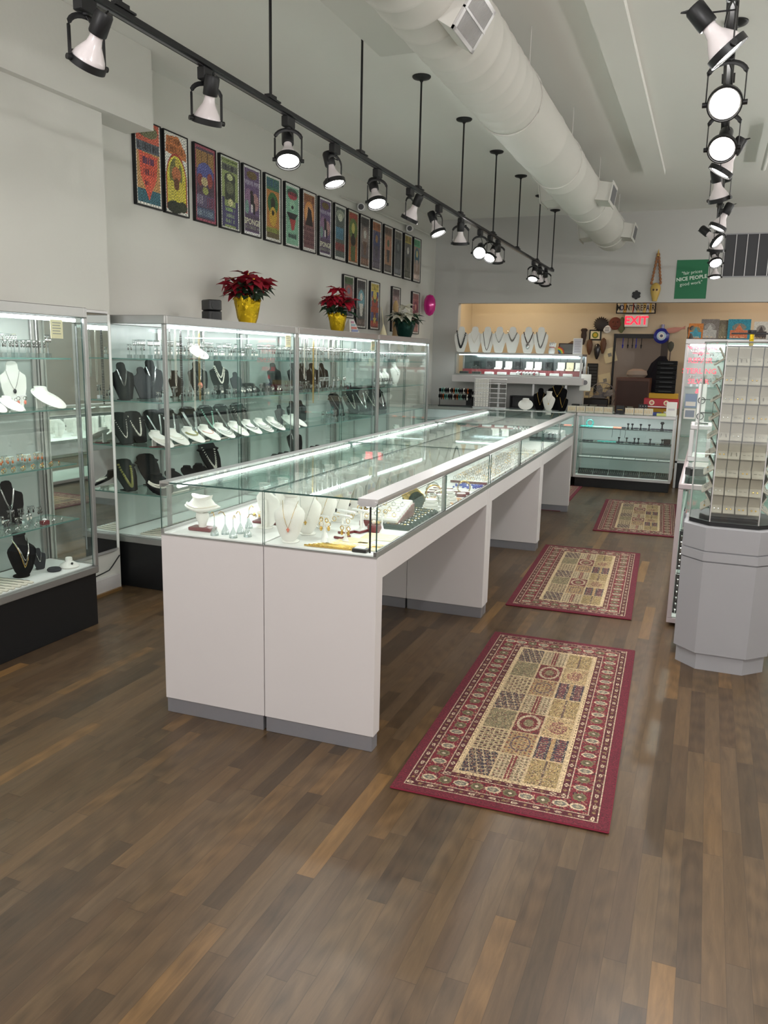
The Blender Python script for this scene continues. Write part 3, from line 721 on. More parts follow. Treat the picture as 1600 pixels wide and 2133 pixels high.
CW = Maker(mk_collar(LEA)); CWR = Maker(mk_collar(LEA, BURG)); CK = Maker(mk_collar(VELV)); CG = Maker(mk_collar(GREYV))
def neck(p, label, loc, rz, group=None, sc=1.0, cat='necklace'):
    return solo('necklace', p, label, cat, loc, rz, group, scale=sc)
ES_S = earring_stand_mesh(SILVD, .08); ES_T = earring_stand_mesh(SILV, .108); ES_A = earring_stand_mesh(GOLD, .06, AMBER); ES_P = earring_stand_mesh(SILV, .06, PEARL); ES_D = earring_stand_mesh(SILV, .05, DARKB)
ES_W = earring_stand_mesh(GOLD, .055, None, True); ES_WT = earring_stand_mesh(GOLD, .085, PEARL, True); ES_C = earring_stand_mesh(SILV, .055, CORAL, True)
nes = [0]
def stands(label, group, meshes, x0, x1, y0, y1, z, nx, ny, jit=.012, rz=PI/2):
    for i in range(nx):
        for j in range(ny):
            me = random.choice(meshes)
            solo('earring_stand', me, f'{label.replace("earring stand ", "earring stand, "+("back" if i == 0 else ("front" if i == nx-1 else "middle"))+" row, "+nth(j+1)+" nearest, ", 1)}', 'earring stand', (x0+(x1-x0)*(i+.5)/nx+random.uniform(-jit, jit)*.5, y0+(y1-y0)*(j+.5)/ny+random.uniform(-jit, jit), z+.0004), rz+random.uniform(-.3, .3), group)
            nes[0] += 1
R90 = PI/2   # displays in the wall showcases face the room (+x)
FR = R90-.35
# ---- left-edge showcase
stands('clear earring stand  top shelf of the left-edge showcase', 'earring stands on the top shelf of the left-edge showcase', [ES_S, ES_T, ES_S], -3.22, -3.06, 2.62, 3.20, 1.42, 2, 11)
for (y, lb, kw) in ((2.845, 'white bust second from the end on the upper shelf of the left-edge showcase', 0), (3.035, 'white bust with small pendant near the end of the left-edge showcase', 1)):
    BWb((-3.19, y, 1.166), FR, lb, 'white busts in the left-edge showcase', .86)
    neck(chain_on_board(P(), .15, .27, .12, SILV, .40, 1, .0014, None, (DARKB, .010) if kw else None, .26), f'thin silver necklace on the {"bust near the end" if kw else "other white bust"} in the left-edge showcase', (-3.19, y, 1.166), FR, None, .86)
for y, lb in ((2.80, 'low white collar display at the picture edge, front of the upper shelf'), (2.90, 'low white collar display next to the red earrings')):
    CW((-3.10, y, 1.166), R90, lb, 'low white collars in the left-edge showcase', .62)
CW((-3.13, 3.15, 1.166), R90+.05, 'tilted white collar display at the shelf end of the left-edge showcase', None, .95)
solo('earring_stand', ES_C, 'white earring stand with coral red earrings in the left-edge showcase', 'earring stand', (-3.10, 2.985, 1.166), FR, scale=1.25)
solo('earring_stand', ES_C, 'white earring stand with coral red earrings beside the low collar', 'earring stand', (-3.12, 2.95, 1.166), FR, scale=1.1)
stands('clear amber earring stand left-edge showcase', 'amber earring stands', [ES_A], -3.20, -3.12, 2.80, 3.17, .878, 2, 4)
stands('silver earring stand  lowest glass shelf of the left-edge showcase', 'earring stands on the lowest glass shelf', [ES_S, ES_D, ES_P], -3.20, -3.10, 2.70, 3.12, .584, 2, 6)
RW_ = [ring_mesh(SILV, PEARL), ring_mesh(SILV, LEA), ring_mesh(GOLD, PEARL)]
RG = [ring_mesh(SILV, DARKB), ring_mesh(SILV, SILV), ring_mesh(GOLD, AMBER), ring_mesh(GOLD, PEARL), ring_mesh(GOLD, SILV)]
for i in range(18): solo('ring', RG[2], f'amber ring on the middle shelf of the left-edge showcase, {nth(i+1)} from the picture edge', 'ring', (-3.085+.02*(i % 2), 2.66+.03*i, .878), FR+.3*(i % 3), 'amber rings in the left-edge showcase')
for i in range(18): solo('ring', RG[i % 2], f'silver ring on the low shelf of the left-edge showcase, {nth(i+1)} from the picture edge', 'ring', (-3.085+.02*(i % 2), 2.66+.03*i, .584), FR+.3*(i % 3), 'silver rings in the left-edge showcase')
BB((-3.19, 2.965, .584), FR, 'black velvet necklace board on the low shelf of the left-edge showcase', None, .98)
neck(chain_on_board(P(), .15, .23, .25, SILV, .42, 2, .0012, None, (SILV, .009)), 'silver necklaces with charms on the black board of the left-edge showcase', (-3.19, 2.965, .584), FR, None, .98)
BK((-3.10, 2.93, .335), FR, 'black velvet bust standing on the floor of the left-edge showcase', None, 1.02)
neck(chain_on_bust(chain_on_bust(chain_on_bust(P(), 1.02, GOLD, .135, .0022), 1.04, SILV, .12, .0022), 1.05, SILV, .10, .0022), 'multi strand chain necklace on the black bust of the left-edge showcase', (-3.10, 2.93, .335), FR)
BG((-3.14, 3.08, .335), FR, 'small grey velvet necklace board beside the black bust', None, .55)
neck(chain_on_board(P(), .13, .20, .25, SILV, .45, 1, .0014, .003), 'small drop necklace on the grey board', (-3.14, 3.08, .335), FR, None, .55)
solo('pendant_pad', P().lathe([(.001, 0), (.032, 0), (.036, .008), (.030, .016), (.001, .016)], GREYV, 20), 'round grey velvet pad beside the white pendant collar', 'display pad', (-3.06, 3.09, .335))
pc = P().lathe([(.001, 0), (.048, 0), (.052, .006), (.044, .016), (.024, .028), (.018, .036), (.017, .050), (.015, .052), (.001, .052)], LEA, 24)
solo('pendant_collar', pc, 'round white pendant collar on the floor of the left-edge showcase', 'necklace display', (-3.05, 3.185, .335))
neck(P().tube([(.02*math.cos(a), .02*math.sin(a), .04-.012*max(0, math.sin(a+2.4))) for a in [2*PI*i/14 for i in range(14)]], .001, SILV, 4, True).ball((.036, -.016, .026), .007, DARKB, 6, 4), 'dark triangular pendant on the round white collar', (-3.05, 3.185, .335), 0)
box_me = P().cbox((-.02, -.015, 0), (.02, .015, .022), BURG, .002).ball((0, 0, .026), .012, WHITE, 8, 4, .5).mesh('jewel_box')
solo('jewel_box', box_me, 'small red round-topped box on the low shelf of the left-edge showcase', 'jewellery box', (-3.075, 3.06, .584), FR)
wb_me = P().cbox((-.105, -.010, 0), (.105, .010, .010), CRM, .003).tube([(-.09+.012*i, .002*math.sin(i*2), .0125) for i in range(16)], .0017, SILV, 4).mesh('bracelet_display')
for i in range(13): solo('bracelet_display', wb_me, f'cream bar with a thin bracelet on the left-edge showcase floor, {nth(i+1)} from the camera', 'bracelet display', (-3.085, 2.40+.038*i, .3342), .12, 'cream bracelet bars in the left-edge showcase')

# ---- long showcase
stands('clear earring stand  top shelf of the long showcase', 'earring stands on the top shelf of the long showcase', [ES_T, ES_S, ES_T, ES_P], -3.38, -3.06, 4.02, 5.50, 1.42, 3, 21)
for i, (y, m, L, r) in enumerate(((4.03, SILV, .30, .0035), (4.085, PEARL, .34, .003), (4.14, DARKB, .48, .0048), (4.22, SILV, .42, .003), (4.275, PEARL, .50, .003), (4.33, GOLD, .44, .003), (4.38, SILV, .46, .0038))):
    solo('bead_necklace', strand_mesh(m, L, r), ('long black bead necklace on a clear hook in the long showcase' if i == 2 else f'beaded necklace on a clear hook in the long showcase, {ORD[i]} from the near post'), 'necklace', (-2.992, y, 1.605), PI, 'necklaces hanging on hooks inside the long showcase door')
CWR((-3.07, 4.40, 1.42), FR, 'white collar display with red foot on the top shelf of the long showcase', None, .75)
for i, (y, mk, sc, lb) in enumerate(((3.99, BB, 1.0, 'black board nearest the glass end on the second shelf of the long showcase'), (4.17, BG, 1.0, 'dark grey board behind the near post on the second shelf of the long showcase'), (4.27, BB, 1.08, 'tall black board beside the grey one, second shelf of the long showcase'), (4.50, BK, .8, 'small black bust in the middle of the second shelf of the long showcase'), (4.78, BB, 1.04, 'black board with an orange pendant, second shelf of the long showcase'), (5.05, BB, 1.08, 'black board with two pearl strands, second shelf of the long showcase'), (5.26, BG, .8, 'small dark board after the pearl board, second shelf of the long showcase'))):
    mk((-3.30, y, 1.166), FR, lb, 'black necklace displays on the second shelf of the long showcase', sc)
    if i in (0, 2): neck(chain_on_board(P(), .15, .23, .25, SILV, .40, 2, .0012), f'thin silver necklace on the {"nearest" if i == 0 else "tall"} black board, second shelf of the long showcase', (-3.30, y, 1.166), FR, None, sc)
    if i == 4: neck(chain_on_board(P(), .15, .23, .25, SILV, .44, 1, .001, None, (CORAL, .017)), 'necklace with a large orange teardrop pendant in the long showcase', (-3.30, y, 1.166), FR, None, sc)
    if i == 5:
        neck(chain_on_board(P(), .15, .23, .25, PEARL, .50, 1, .0012, .0052, None, .30), 'larger pearl strand on the black board of the long showcase', (-3.30, y, 1.166), FR, None, sc)
        neck(chain_on_board(P(), .15, .23, .25, PEARL, .33, 1, .0012, .0045, None, .24), 'shorter pearl strand on the black board of the long showcase', (-3.30, y, 1.166), FR, None, sc)
stands('small earring stand second shelf of the long showcase', 'earring stands on the second shelf of the long showcase', [ES_S, ES_D, ES_P, ES_S], -3.14, -3.03, 4.0, 5.50, 1.166, 2, 17)
for i in range(5):
    CK((-3.32, 5.34+.05*i if i < 4 else 5.52, 1.166), FR, f'small black collar in the back row of the long showcase, {ORD[i]} of the far cluster', 'small black collars on the second shelf of the long showcase', .62) if i < 4 else None
ys = [4.00, 4.16, 4.33, 4.51, 4.69, 4.87, 5.05, 5.22, 5.40]
cols = [(PEARL, 3, True), (PEARL, 2, True), (OLIVE, 1, True), (CORAL, 1, False), (SILV, 3, False), (PEARL, 2, True), (DARKB, 2, True), (SILV, 4, False), (SILV, 3, False)]
nm_ = ['pearl', 'pearl', 'olive stone', 'pale pink', 'silver', 'pearl', 'dark bead', 'silver', 'silver']
for i, (y, (m, rows, bd)) in enumerate(zip(ys, cols)):
    (CWR if i == 0 else CW)((-3.09, y, .891), R90-.02, f'white collar display, {ORD[i]} from the near end of the collar row in the long showcase', 'white collar displays in a row on the third shelf of the long showcase', .86)
    neck(collar_strands(m, rows, .0065 if m is OLIVE else .003, .052, bd), f'{nm_[i]} necklace on the {ORD[i]} white collar of the row in the long showcase', (-3.09, y, .891), R90-.02, None, .86)
for i, (y, m, rows, bd, lb) in enumerate(((4.00, PEARL, 1, .0035, 'pearl bracelet'), (4.13, PEARL, 1, .0062, 'large pearl necklace'), (4.33, SILV, 3, None, 'fine silver strands'), (4.48, SILV, 3, None, 'silver strands'), (4.72, SILV, 5, None, 'wide silver multi strand'), (4.94, MINT, 2, .0055, 'mint green bead necklace'), (5.14, SILV, 4, None, 'pale multi strand'), (5.37, PEARL, 5, .0018, 'pearly multi strand'))):
    RAMP((-3.31, y, .891), FR, f'black slanted display holding a {lb}, third shelf of the long showcase', 'black slanted displays behind the white collars', 1.0)
    neck(chain_on_board(P(), .14, .22, .55, m, .62, rows, .0016, bd, None, .30, .010), f'{lb} on a black slanted display behind the white collars', (-3.31, y, .891), FR)
RAMP((-3.30, 4.01, .597), FR, 'black slanted display with olive stones on the lowest glass shelf', None, 1.0)
neck(chain_on_board(P(), .14, .22, .55, OLIVE, .68, 2, .001, .0075, None, .28, .008), 'chunky olive stone necklace on the lowest glass shelf', (-3.30, 4.01, .597), FR)
RAMP((-3.30, 4.24, .597), FR, 'plain black slanted display beside the olive necklace', None, 1.05)
CK((-3.12, 4.03, .597), FR-.2, 'black collar display with shell necklace near the glass end', None, 1.05)
neck(collar_strands(PEARL, 2, .0058, .052), 'shell bead necklace on the black collar near the glass end', (-3.12, 4.03, .597), FR-.2, None, 1.05)
for i, y in enumerate((4.42, 4.60, 4.74)): CK((-3.30, y, .597), FR, f'black collar display behind the island edge, {ORD[i]} of three', 'black collars on the lowest glass shelf', .8)
RAMP((-3.28, 4.92, .597), FR, 'black slanted display with pearl strands seen over the island edge', None, 1.15)
neck(chain_on_board(P(), .14, .22, .55, PEARL, .62, 3, .0016, .0028, None, .30, .010), 'pearl strands on the slanted display seen over the island edge', (-3.28, 4.92, .597), FR, None, 1.15)
pl_me = P(); [pl_me.ball((0, .011*i, .0055), .0055, PEARL, 6, 4) for i in range(18)]; pl_me = pl_me.mesh('pearl_strand')
for i, (y, z) in enumerate(((4.0, .891), (4.28, .891), (4.50, .891), (4.04, .597), (4.36, .597), (4.62, .597))):
    solo('pearl_strand', pl_me, f'loose pearl strand lying along the front of the {"third" if z > .7 else "lowest"} shelf, {ORD[i % 3]} piece', 'necklace', (-3.028, y, z), 0, 'pearl strands lying on the shelf fronts')
for i in range(14): solo('bracelet_display', wb_me, f'cream bar with a bracelet on the long showcase floor, {nth(i+1)} from the near end', 'bracelet display', (-3.12-.0*i, 4.00+.045*i, .3342), .1, 'cream bracelet bars in the long showcase')

# ---- middle showcase of the wall
stands('clear earring stand top shelf of the middle wall showcase', 'earring stands on the top shelf of the middle wall showcase', [ES_T, ES_T, ES_S], -3.36, -3.04, 5.62, 7.16, 1.42, 3, 21)
for i, (y, m, L, r) in enumerate(((5.72, SILV, .22, .0035), (5.76, PEARL, .32, .003), (5.80, SILV, .26, .003), (5.92, GOLD, .52, .0045), (5.97, PEARL, .24, .003), (6.02, SILV, .50, .003), (6.10, SILV, .2, .003), (6.2, PEARL, .16, .003), (6.3, SILV, .2, .003), (6.4, SILV, .16, .003))):
    solo('bead_necklace', strand_mesh(m, L, r), f'sparkling necklace hanging at the top of the middle wall showcase, {ORD[i]} from its near post', 'necklace', (-2.992, y, 1.60), PI, 'necklaces hanging inside the middle wall showcase')
for i, y in enumerate((5.86, 6.20, 6.38, 6.56, 6.76)):
    BB((-3.30, y, 1.166), FR+.1, f'black necklace board, {ORD[i]} from the near side in the middle wall showcase', 'black boards in the middle wall showcase', 1.0)
    if i: neck(chain_on_board(P(), .15, .23, .25, SILV, .5, 1, .0018), f'thick silver chain on the {ORD[i]} black board of the middle wall showcase', (-3.30, y, 1.166), FR+.1)
for i in range(6): CK((-3.30, 5.64+.035*i, 1.166), FR, f'low black collar left of the black boards in the middle wall showcase, {ORD[i]} of six', 'low black collars in the middle wall showcase', .6)
stands('silver earring stand  second shelf of the middle wall showcase', 'earring stands on the second shelf of the middle wall showcase', [ES_S, ES_T, ES_D], -3.16, -3.03, 5.66, 6.85, 1.166, 2, 16)
tray = P().cbox((-.09, -.13, 0), (.09, .13, .012), BLKM, .002)
for i in range(6):
    for j in range(3): tray.box((-.078+.055*j, -.115+.04*i, .012), (-.035+.055*j, -.092+.04*i, .016), SILV)
tray_me = tray.mesh('charm_tray')
solo('charm_tray', tray_me, 'black tray of silver pieces near the far end of the middle wall showcase', 'tray', (-3.10, 7.03, 1.166))
for i, (y, m) in enumerate(((5.90, BG), (6.12, BB), (6.28, BB))): m((-3.28, y, .891), FR, f'dark board on the third shelf of the middle wall showcase, {ORD[i]} from the near side', 'dark boards on the third shelf of the middle wall showcase', .8)
for i, y in enumerate((5.66, 5.78)): CW((-3.10, y, .891), R90, f'white collar display near the post of the middle wall showcase, {ORD[i]} of two', None, .85)
stands('clear earring stand  third shelf of the middle wall showcase', 'earring stands on the third shelf of the middle wall showcase', [ES_S], -3.2, -3.08, 6.42, 6.9, .891, 2, 7)
BB((-3.25, 6.12, .597), FR, 'black necklace board on the low shelf of the middle wall showcase', None, 1.1)
neck(chain_on_board(P(), .15, .23, .25, SILV, .55, 1, .0012, None, (SILV, .010)), 'silver pendant necklace on the low shelf of the middle wall showcase', (-3.25, 6.12, .597), FR, None, 1.1)
for i, y in enumerate((5.68, 5.78, 5.88, 6.36, 6.46)): CK((-3.22, y, .597), FR, f'low black collar on the low shelf of the middle wall showcase, {ORD[i]} of five', 'low black collars on the low shelf', .6)
RAMP((-3.25, 7.02, .891), FR, 'slanted black display with a silver chain near the far post of the middle wall showcase', None, 1.1)
neck(chain_on_board(P(), .14, .22, .55, SILV, .62, 2, .0022, None, None, .3), 'silver chain on the slanted black display by the far post', (-3.25, 7.02, .891), FR, None, 1.1)

# ---- last showcase of the wall
stands('clear earring stand  top shelf of the last wall showcase', 'earring stands on the top shelf of the last wall showcase', [ES_T, ES_S], -3.30, -3.08, 7.30, 8.55, 1.42, 2, 13)
for i, (y, sc) in enumerate(((7.95, .8), (8.12, .8), (8.42, 1.1))):
    BW((-3.24, y, 1.166), FR, f'white bust on the second shelf of the last wall showcase, {ORD[i]} from the near side', 'white busts in the last wall showcase', sc)
    neck(chain_on_bust(P(), sc, SILV, .08, .0012, SILV, .008), f'thin necklace on the {ORD[i]} white bust of the last wall showcase', (-3.24, y, 1.166), FR)
stands('clear earring stand  second shelf of the last wall showcase', 'earring stands on the second shelf of the last wall showcase', [ES_S], -3.15, -3.05, 7.5, 7.9, 1.166, 2, 6)
solo('charm_tray', tray_me, 'black tray of silver pieces at the near end of the last wall showcase', 'tray', (-3.10, 7.40, 1.166))
for i, y in enumerate((7.33, 7.60, 7.85, 8.08)):
    RAMP((-3.24, y, .901), FR, f'black slanted display in the last wall showcase, {ORD[i]} from the near side', 'black slanted displays in the last wall showcase', 1.2)
    neck(chain_on_board(P(), .14, .22, .55, SILV if i % 2 else PEARL, .64, 1+i % 2, .003, .005 if i % 2 == 0 else None, None, .3), f'silver coloured necklace on the {ORD[i]} slanted display of the last wall showcase', (-3.24, y, .901), FR, None, 1.2)
CW((-3.12, 8.20, .621), R90, 'white collar display on the low shelf of the last wall showcase', None, 1.0)

# ---------------------------------------------------------------- jewellery inside the island
ZD = .7625
GR = 'white necklace busts lined up inside the island'
for i in range(30):
    y = 2.635+.148*i if i < 12 else 4.50+.19*(i-12)
    if y > 7.8: break
    x = -1.352
    lb = f'white necklace bust in the island, {ORD[i]} from the front end' if i < 12 else f'white necklace bust far along the island counter, {nth(i+1)} of the line'
    BW(K(x, y, ZD), DA+.25, lb, GR, .84)
    pm = [CORAL, GOLD, SILV, DARKB, DARKB, GOLD, SILV][i % 7]
    neck(chain_on_bust(P(), .84, GOLD if i % 2 == 0 else SILV, .115, .0009, pm, .009), f'thin chain with {"a red cross" if i == 0 else "a small"} pendant on the {nth(i+1)} white bust of the island', K(x, y, ZD), DA+.25, 'pendant necklaces on the island busts')
for i in range(12):
    y = 2.86+.16*i
    BW(K(-1.56, y, ZD), DA+PI-.2, f'white bust turned towards the wall in the island, {ORD[i]} from the front end', 'white busts facing the wall inside the island', .84)
for i in range(14):
    y = 4.9+.2*i
    BW(K(-1.60, y, ZD), DA+PI-.2, f'white bust turned towards the wall, far part of the island, {nth(i+1)} there', 'white busts facing the wall inside the island', .84)
t = thing('pearl_collar_stand', 'white collar stand on a red wooden foot inside the front left corner of the island', 'necklace display', K(-1.765, 2.685, ZD), DA)
part('foot', P().cbox((-.05, -.028, 0), (.05, .028, .014), BURG, .002), t, 'red wooden foot')
part('column', P().loft([[(rx*math.cos(2*PI*j/12), ry*math.sin(2*PI*j/12), z) for j in range(12)] for z, rx, ry in ((.014, .016, .014), (.03, .018, .014), (.055, .030, .02), (.072, .026, .018))], LEA), t)
part('collar', P().loft([[(rx*math.cos(2*PI*j/20), ry*math.sin(2*PI*j/20)+.002, z+.012*math.cos(2*PI*j/20)**2) for j in range(20)] for z, rx, ry in ((.070, .025, .02), (.082, .075, .040), (.088, .080, .042), (.100, .056, .034), (.118, .040, .028), (.134, .046, .030))], LEA), t)
neck(P().tube([(.070*math.cos(a), .004+.040*math.sin(a), .092+.012*math.cos(a)**2+.004) for a in [PI+.1+(PI-.2)*i/16 for i in range(17)]], .0032, PEARL, 5), 'pearl necklace lying on the collar stand in the island corner', K(-1.765, 2.685, ZD), DA)
cone = P().lathe([(.001, 0), (.017, 0), (.015, .012), (.005, .034), (.003, .04), (.001, .04)], ACRYL, 12).cyl((0, 0, .04), (0, 0, .075), .0016, ACRYL, 5).tube([(0, 0, .074), (0, .008, .088), (0, .018, .09), (0, .026, .082)], .0016, GOLD, 5).mesh('cone_stand')
for i, (x, y) in enumerate(((-1.672, 2.625), (-1.645, 2.66), (-1.60, 2.70), (-1.585, 2.62), (-1.545, 2.66), (-1.62, 2.80))):
    solo('cone_stand', cone, f'clear cone shaped earring stand in the front left of the island, {nth(i+1)} from the left', 'earring stand', K(x, y, ZD), DA+1+i, 'clear cone earring stands in the island')
pt = P().cbox((-.06, -.035, 0), (.06, .035, .01), BURG, .002)
solo('pearl_tray', pt, 'dark red tray heaped with pearl clips behind the cone stands', 'tray', K(-1.60, 2.93, ZD), DA)
pp = P(); rr = random.Random(3)
for i in range(60): pp.ball((rr.uniform(-.055, .055), rr.uniform(-.03, .03), .016+rr.uniform(0, .03)), .007, PEARL if i % 3 else GOLD, 6, 4)
solo('pearl_heap', pp, 'heap of pearl and gold earrings on the dark red tray', 'jewellery', K(-1.60, 2.93, ZD), DA, kind='stuff')
# gold chains side by side at the front
for i in range(9):
    c = P(); n = 44; Lc = .20-.008*(i % 3)
    m = GOLD if i not in (5, 7) else SILV
    for k in range(n): c.ball((-.0+Lc*k/n, .0016*math.sin(k*1.6), .0045), .0042, m, 5, 3)
    solo('chain_necklace', c, f'{"gold" if m is GOLD else "silver"} chain lying flat near the front glass of the island, {ORD[i]} from the glass', 'necklace', K(-1.275+.012*i, 2.612+.0125*i, ZD+.0004), DA+.04, 'chains lying flat at the island front')
for i, (x, y, sz) in enumerate(((-1.205, 2.80, 1), (-1.225, 2.885, 1), (-1.18, 2.93, 1.0))):
    b = thing('boxed_earring_stand', f'white T shaped earring stand on a red base in the island, {ORD[i]} of three', 'earring stand', K(x, y, ZD), DA-.3, 'white T stands on red bases')
    part('base', P().cbox((-.02, -.03, 0), (.02, .03, .010), BURG, .002).box((-.016, -.026, .010), (.016, .026, .0115), WHITE), b, 'red base')
    part('arm', P().cyl((0, 0, .0116), (0, 0, .085), .004, WHITE, 8).cbox((-.045, -.006, .085), (.045, .006, .094), WHITE, .002), b)
    part('earring', P().torus((-.035, -.008, .073), .009, .0012, GOLD, 10, 4, axis='y'), b); part('earring', P().torus((.035, -.008, .073), .009, .0012, GOLD, 10, 4, axis='y'), b)
for i, (x, y) in enumerate(((-1.235, 2.70), (-1.165, 2.74), (-1.10, 2.96), (-1.27, 2.78), (-1.20, 3.0))):
    solo('earring_stand', ES_WT if i % 2 == 0 else ES_W, f'white cone earring stand with gold earrings in the front right of the island, {ORD[i]} nearest', 'earring stand', K(x, y, ZD), DA+.2*i-.4, 'white cone stands with gold earrings', scale=1.15)
for i, (x, y, a) in enumerate(((-1.14, 2.755, .0), (-1.075, 2.87, .05), (-1.05, 2.70, .0))):
    c = P().cbox((-.065, -.055, 0), (.065, .055, .004), IVORY, .001)
    for k in range(4): c.box((-.05, .03-.02*k, .004), (.05-.015*(k % 2), .032-.02*k, .0043), mat('faint_gold_print', (190, 170, 120), .7))
    solo('price_card', c, ['cream card behind the gold chains in the island', 'cream card in front of the white slotted tray', 'cream card next to the small black box'][i], 'card', K(x, y, ZD+.0003), DA+a, 'cream cards lying in the island')
solo('ring_box', P().cbox((-.028, -.018, 0), (.028, .018, .014), BLK, .002).box((-.02, -.012, .014), (.02, .012, .016), WHITE), 'small black box with a white insert at the front right corner of the island', 'jewellery box', K(-1.055, 2.622, ZD), DA)
t = thing('slotted_tray', 'dark red tray with white slotted insert behind the earring stands', 'tray', K(-1.15, 3.16, ZD), DA)
M = T(0, 0, .030, 0, .22)
part('tray_body', P().prism([(-.11, 0), (-.11, .02), (.11, .075), (.11, 0)], -.085, .085, BURG, Matrix(((0, 0, 1, 0), (1, 0, 0, 0), (0, 1, 0, 0), (0, 0, 0, 1)))), t, 'dark red tray body')
w = P()
for i in range(8):
    y0 = -.105+.026*i; w.cyl((-.08, y0+.012, .031+(y0+.11)*.25), (.08, y0+.012, .031+(y0+.11)*.25), .012, LEA, 8)
part('slotted_insert', w, t, 'white slotted insert')
for i in range(14):
    solo('ring', RG[1 if i % 3 else 4], f'ring in the white slotted tray, row {nth(i//4+1)}, {nth(i%4+1)} from the left', 'ring', K(-1.21+.04*(i % 4), 3.075+.052*(i//4), ZD+.044+.013*(i//4)), DA, 'rings in the white slotted tray')
# black pads with bracelets
pad = P().cbox((-.092, -.020, 0), (.092, .020, .018), VELV, .006).mesh('bracelet_pad')
br = P(); [br.ball((-.078+.012*i, .004*math.sin(i), .0), .006, SILV if i % 3 else GOLD, 5, 3, .7) for i in range(14)]; br = br.mesh('bracelet')
for i in range(9):
    x, y = -1.118, 3.05+.047*i
    solo('bracelet_pad', pad, f'black velvet bracelet pad in the island, {ORD[i]} from the front', 'bracelet display', K(x+.02, y, ZD), DA-.0, 'black velvet bracelet pads')
    solo('bracelet', br, f'silver and gold bracelet on the {ORD[i]} black pad', 'bracelet', K(x+.02, y, ZD+.022), DA, 'bracelets on the black pads')
for i in range(5):
    solo('bracelet_pad', pad, f'black velvet bracelet pad beside the white slotted tray, {ORD[i]} of five', 'bracelet display', K(-1.25, 3.30+.05*i, ZD), DA, 'black pads behind the slotted tray', )
    solo('bracelet', br, f'gold toned bracelet on the {ORD[i]} pad beside the slotted tray', 'bracelet', K(-1.25, 3.30+.05*i, ZD+.022), DA, 'bracelets behind the slotted tray')
solo('bowl_of_rings', P().lathe([(.001, 0), (.030, 0), (.034, .02), (.030, .03), (.001, .028)], BURG, 16).ball((.01, 0, .036), .01, GOLD, 6, 4).ball((-.01, .008, .036), .01, PEARL, 6, 4), 'small round dark red box with gold pieces beside the black pads', 'jewellery box', K(-1.13, 2.965, ZD), DA)
t = thing('bangle_roll', 'black roll stacked with gold bangles in the island', 'bracelet display', K(-1.19, 3.62, ZD+.042), DA+.5)
part('roll', P().cyl((0, -.12, 0), (0, .12, 0), .032, VELV, 16).box((-.03, -.115, -.0415), (.03, .115, -.024), VELV), t)
for i in range(16): part('bangle', P().torus((0, -.105+.014*i, .0), .0385, .0030, GOLD, 20, 5, axis='y'), t)
for i, (x, y, R) in enumerate(((-1.075, 3.56, .035), (-1.065, 3.66, .035), (-1.12, 3.74, .04), (-1.04, 4.02, .034), (-1.16, 3.86, .036))):
    solo('bangle', P().torus((0, 0, R+.003), R, .0035, [SILV, PEARL, GOLD, GOLD, SILV][i], 24, 6, axis='y'), f'upright bangle near the middle stile of the front counter, {ORD[i]} from the front', 'bracelet', K(x, y, ZD), DA+.6, 'upright bangles in the island')
stepm = P()
for i in range(4): stepm.lathe([(.001, .016*i), (.045-.006*i, .016*i), (.045-.006*i, .016*i+.013), (.001, .016*i+.013)], LEA, 20)
stepm = stepm.mesh('tiered_stand')
for i, (x, y) in enumerate(((-1.05, 3.47), (-1.04, 3.62), (-1.05, 3.76))): solo('tiered_stand', stepm, f'white round tiered stand near the counter stile, {ORD[i]} from the front', 'display stand', K(x, y, ZD), DA, 'white tiered stands')
cmb = P(); [cmb.box((-.03+.007*i, -.014, 0), (-.026+.007*i, .014, .006), mat('peach_shell', (230, 186, 140), .4)) for i in range(9)]; cmb = cmb.mesh('hair_comb')
for i in range(12): solo('hair_comb', cmb, f'peach coloured comb in the front counter, row {nth(i//3+1)}, {nth(i%3+1)} from the left', 'hair comb', K(-1.13+.045*(i % 3), 3.70+.05*(i//3), ZD+.0004), DA+.4*(i % 3), 'peach combs in the island')
redb = P().cbox((-.025, -.02, 0), (.025, .02, .016), BURG, .002).box((-.021, -.016, .016), (.021, .016, .018), LEA).mesh('ring_box')
for i in range(10): solo('ring_box', redb, f'small dark red box near the first counter joint, row {nth(i//4+1)}, {nth(i%4+1)} from the left', 'jewellery box', K(-1.20+.055*(i % 4), 3.95+.07*(i//4), ZD), DA+.3*(i % 2), 'dark red boxes near the first joint')
bl = P(); rr = random.Random(5)
for i in range(60): bl.ball((rr.uniform(-.07, .07), rr.uniform(-.05, .05), .006+rr.uniform(0, .01)), .006, BLUE, 6, 4)
solo('blue_beads', bl, 'blue beads spread on a white cloth by the first counter joint', 'beads', K(-1.07, 4.22, ZD+.003), DA, kind='stuff')
solo('white_cloth', P().cbox((-.08, -.07, 0), (.08, .07, .0025), PAPER, .001), 'white cloth under the blue beads', 'cloth', K(-1.07, 4.22, ZD), DA)
